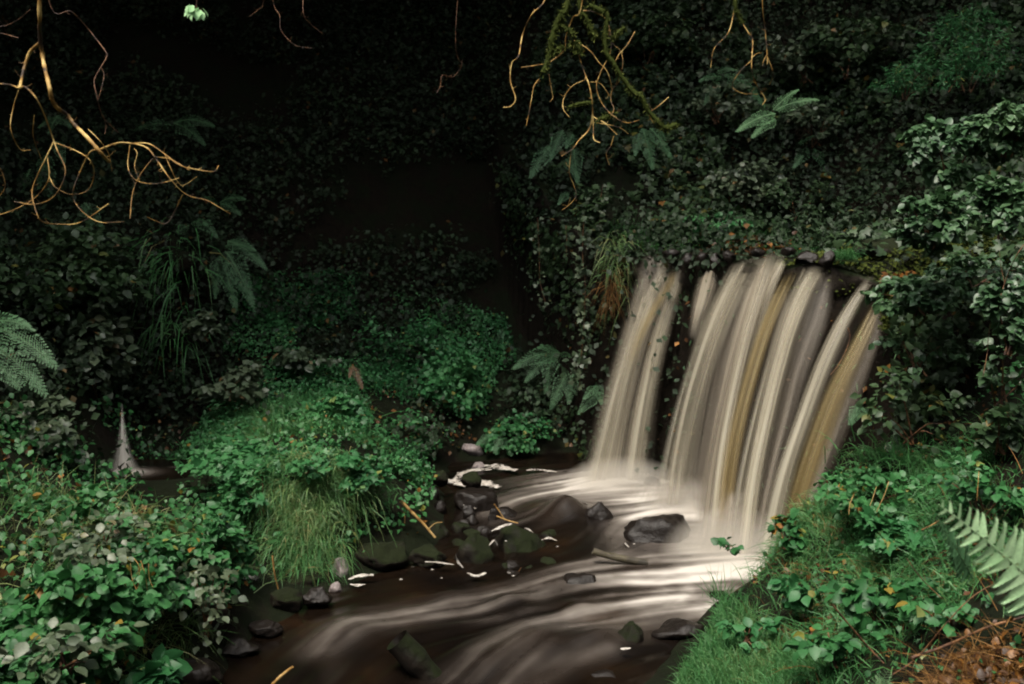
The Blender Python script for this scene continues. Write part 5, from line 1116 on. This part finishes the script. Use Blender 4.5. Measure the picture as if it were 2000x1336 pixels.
for i, (lab, w, l) in enumerate([
 ('longest dark red bramble cane slanting across the near bank', (8,6), [(1625,1180),(1660,1222),(1700,1268),(1740,1310),(1770,1345)]),
 ('dark red cane crossing from the orange litter up towards the saw edged frond', (6,4), [(1740,1320),(1790,1285),(1850,1215),(1900,1165),(1960,1130)]),
 ('near black branch lying over the orange litter', (9,7), [(1780,1285),(1850,1260),(1930,1225),(2020,1200)]),
 ('short red cane under the ivy with the saw edged frond above', (5,4), [(1770,1090),(1800,1130),(1840,1170)]),
 ('orange cane along the litter at the bank corner', (6,4), [(1730,1280),(1770,1296),(1830,1298),(1900,1290)]),
 ('orange cane tilted at the corner of the litter', (6,4), [(1960,1345),(1985,1310),(2015,1280)]),
 ('yellow cane running along the top of the litter', (6,4), [(1920,1210),(1950,1225),(2010,1255)])]):
    bough(lab, 'cane', 3.3 if i in (1, 2, 5, 6) else 3.7, [(w, l)], 'twig' if i < 4 else 'straw', (), 'bramble canes on the near bank', 'bramble_cane', 40 + i, wob=.1)
for i, (lab, l) in enumerate([
 ('curled dead stem hanging from the bank under the broad grass blades', [(1668,965),(1660,985),(1658,1005)]), ('upright rusty stem in front of the dark bramble patch', [(1712,950),(1704,975),(1694,1000)]),
 ('rusty hooked stem beside the upright rusty one', [(1736,940),(1728,965),(1712,1000)]), ('single orange stem standing before the bank top', [(1912,920),(1910,950),(1908,978)]),
 ('pale split stem over the small pale frond', [(1800,1035),(1820,1025),(1835,1016)])]):
    bough(lab, 'stem', 4.9 if i < 3 else 4.0, [((4, 3), l)], 'straw', (), 'dead stems on the near bank', 'dead_stalk', 60 + i, wob=.05)

# orange litter and dead bracken in the corner of the near bank, leaves caught on the lip
def litter_patch(name, label, P, n, size, seed, mat='litter', lift=.04, onground=True):
    rng = np.random.default_rng(seed); q = P3(P); w = rng.dirichlet((.7,) * len(q), n); p = w @ q + rng.standard_normal((n, 3)) * .04
    if onground: p[:, 2] = ground_z(p[:, 0], p[:, 1]) + lift * rng.random(n)
    nr = unit(np.array([0, -.1, 1.]) + .5 * rng.standard_normal((n, 3)))
    props(leaves(p, rdir(rng, n), nr, size * (.5 + rng.random(n)), 'ovate', rng.random(n), rng).build(name, M[mat]), label, 'leaf litter', kind='stuff')
litter_patch('leaf_litter', 'rusty dead bracken and leaves in the corner of the near bank', [(1850,1240,3.3),(2000,1180,3.2),(2000,1336,2.7),(1800,1336,3.1),(1930,1290,3.0)], 1500, .026, 71, lift=.08)
litter_patch('leaf_litter', 'orange leaves caught along the lip of the falls', [(1330,486,8.2),(1400,484,8.1),(1480,480,8.0),(1560,480,7.8),(1600,484,7.4)], 160, .04, 72, onground=False)
def straws():
    rng = np.random.default_rng(73); q = P3([(1850,1240,3.3),(2000,1180,3.2),(2000,1336,2.7),(1800,1336,3.1)]); w = rng.dirichlet((.7,) * 4, 1100); p = w @ q + rng.standard_normal((1100, 3)) * .05
    p[:, 2] = ground_z(p[:, 0], p[:, 1]) + .08 * rng.random(1100)
    props(blades(p, unit(rng.standard_normal((1100, 3)) * [1, 1, .5]), .16 * (.4 + rng.random(1100)), np.full(1100, .0016), np.full(1100, .15), rng.random(1100), rng).build('dead_grass', M['deadgrass']), 'dry straws lying over the rusty bracken corner', 'dead grass', kind='stuff')
straws()
grass_field('dead_grass', 'dry straw stems scattered through the green of the near bank', [(1500,1110,5.9),(1700,930,5.6),(1950,950,5.0),(1650,1150,4.8),(1900,1080,4.0),(1600,1250,4.5),(1800,1300,3.6),(1560,1330,4.1)], 1500, .20, .0018, 'deadgrass', 74, .12, .5, (-.1, -.2, .7), spread=.9)
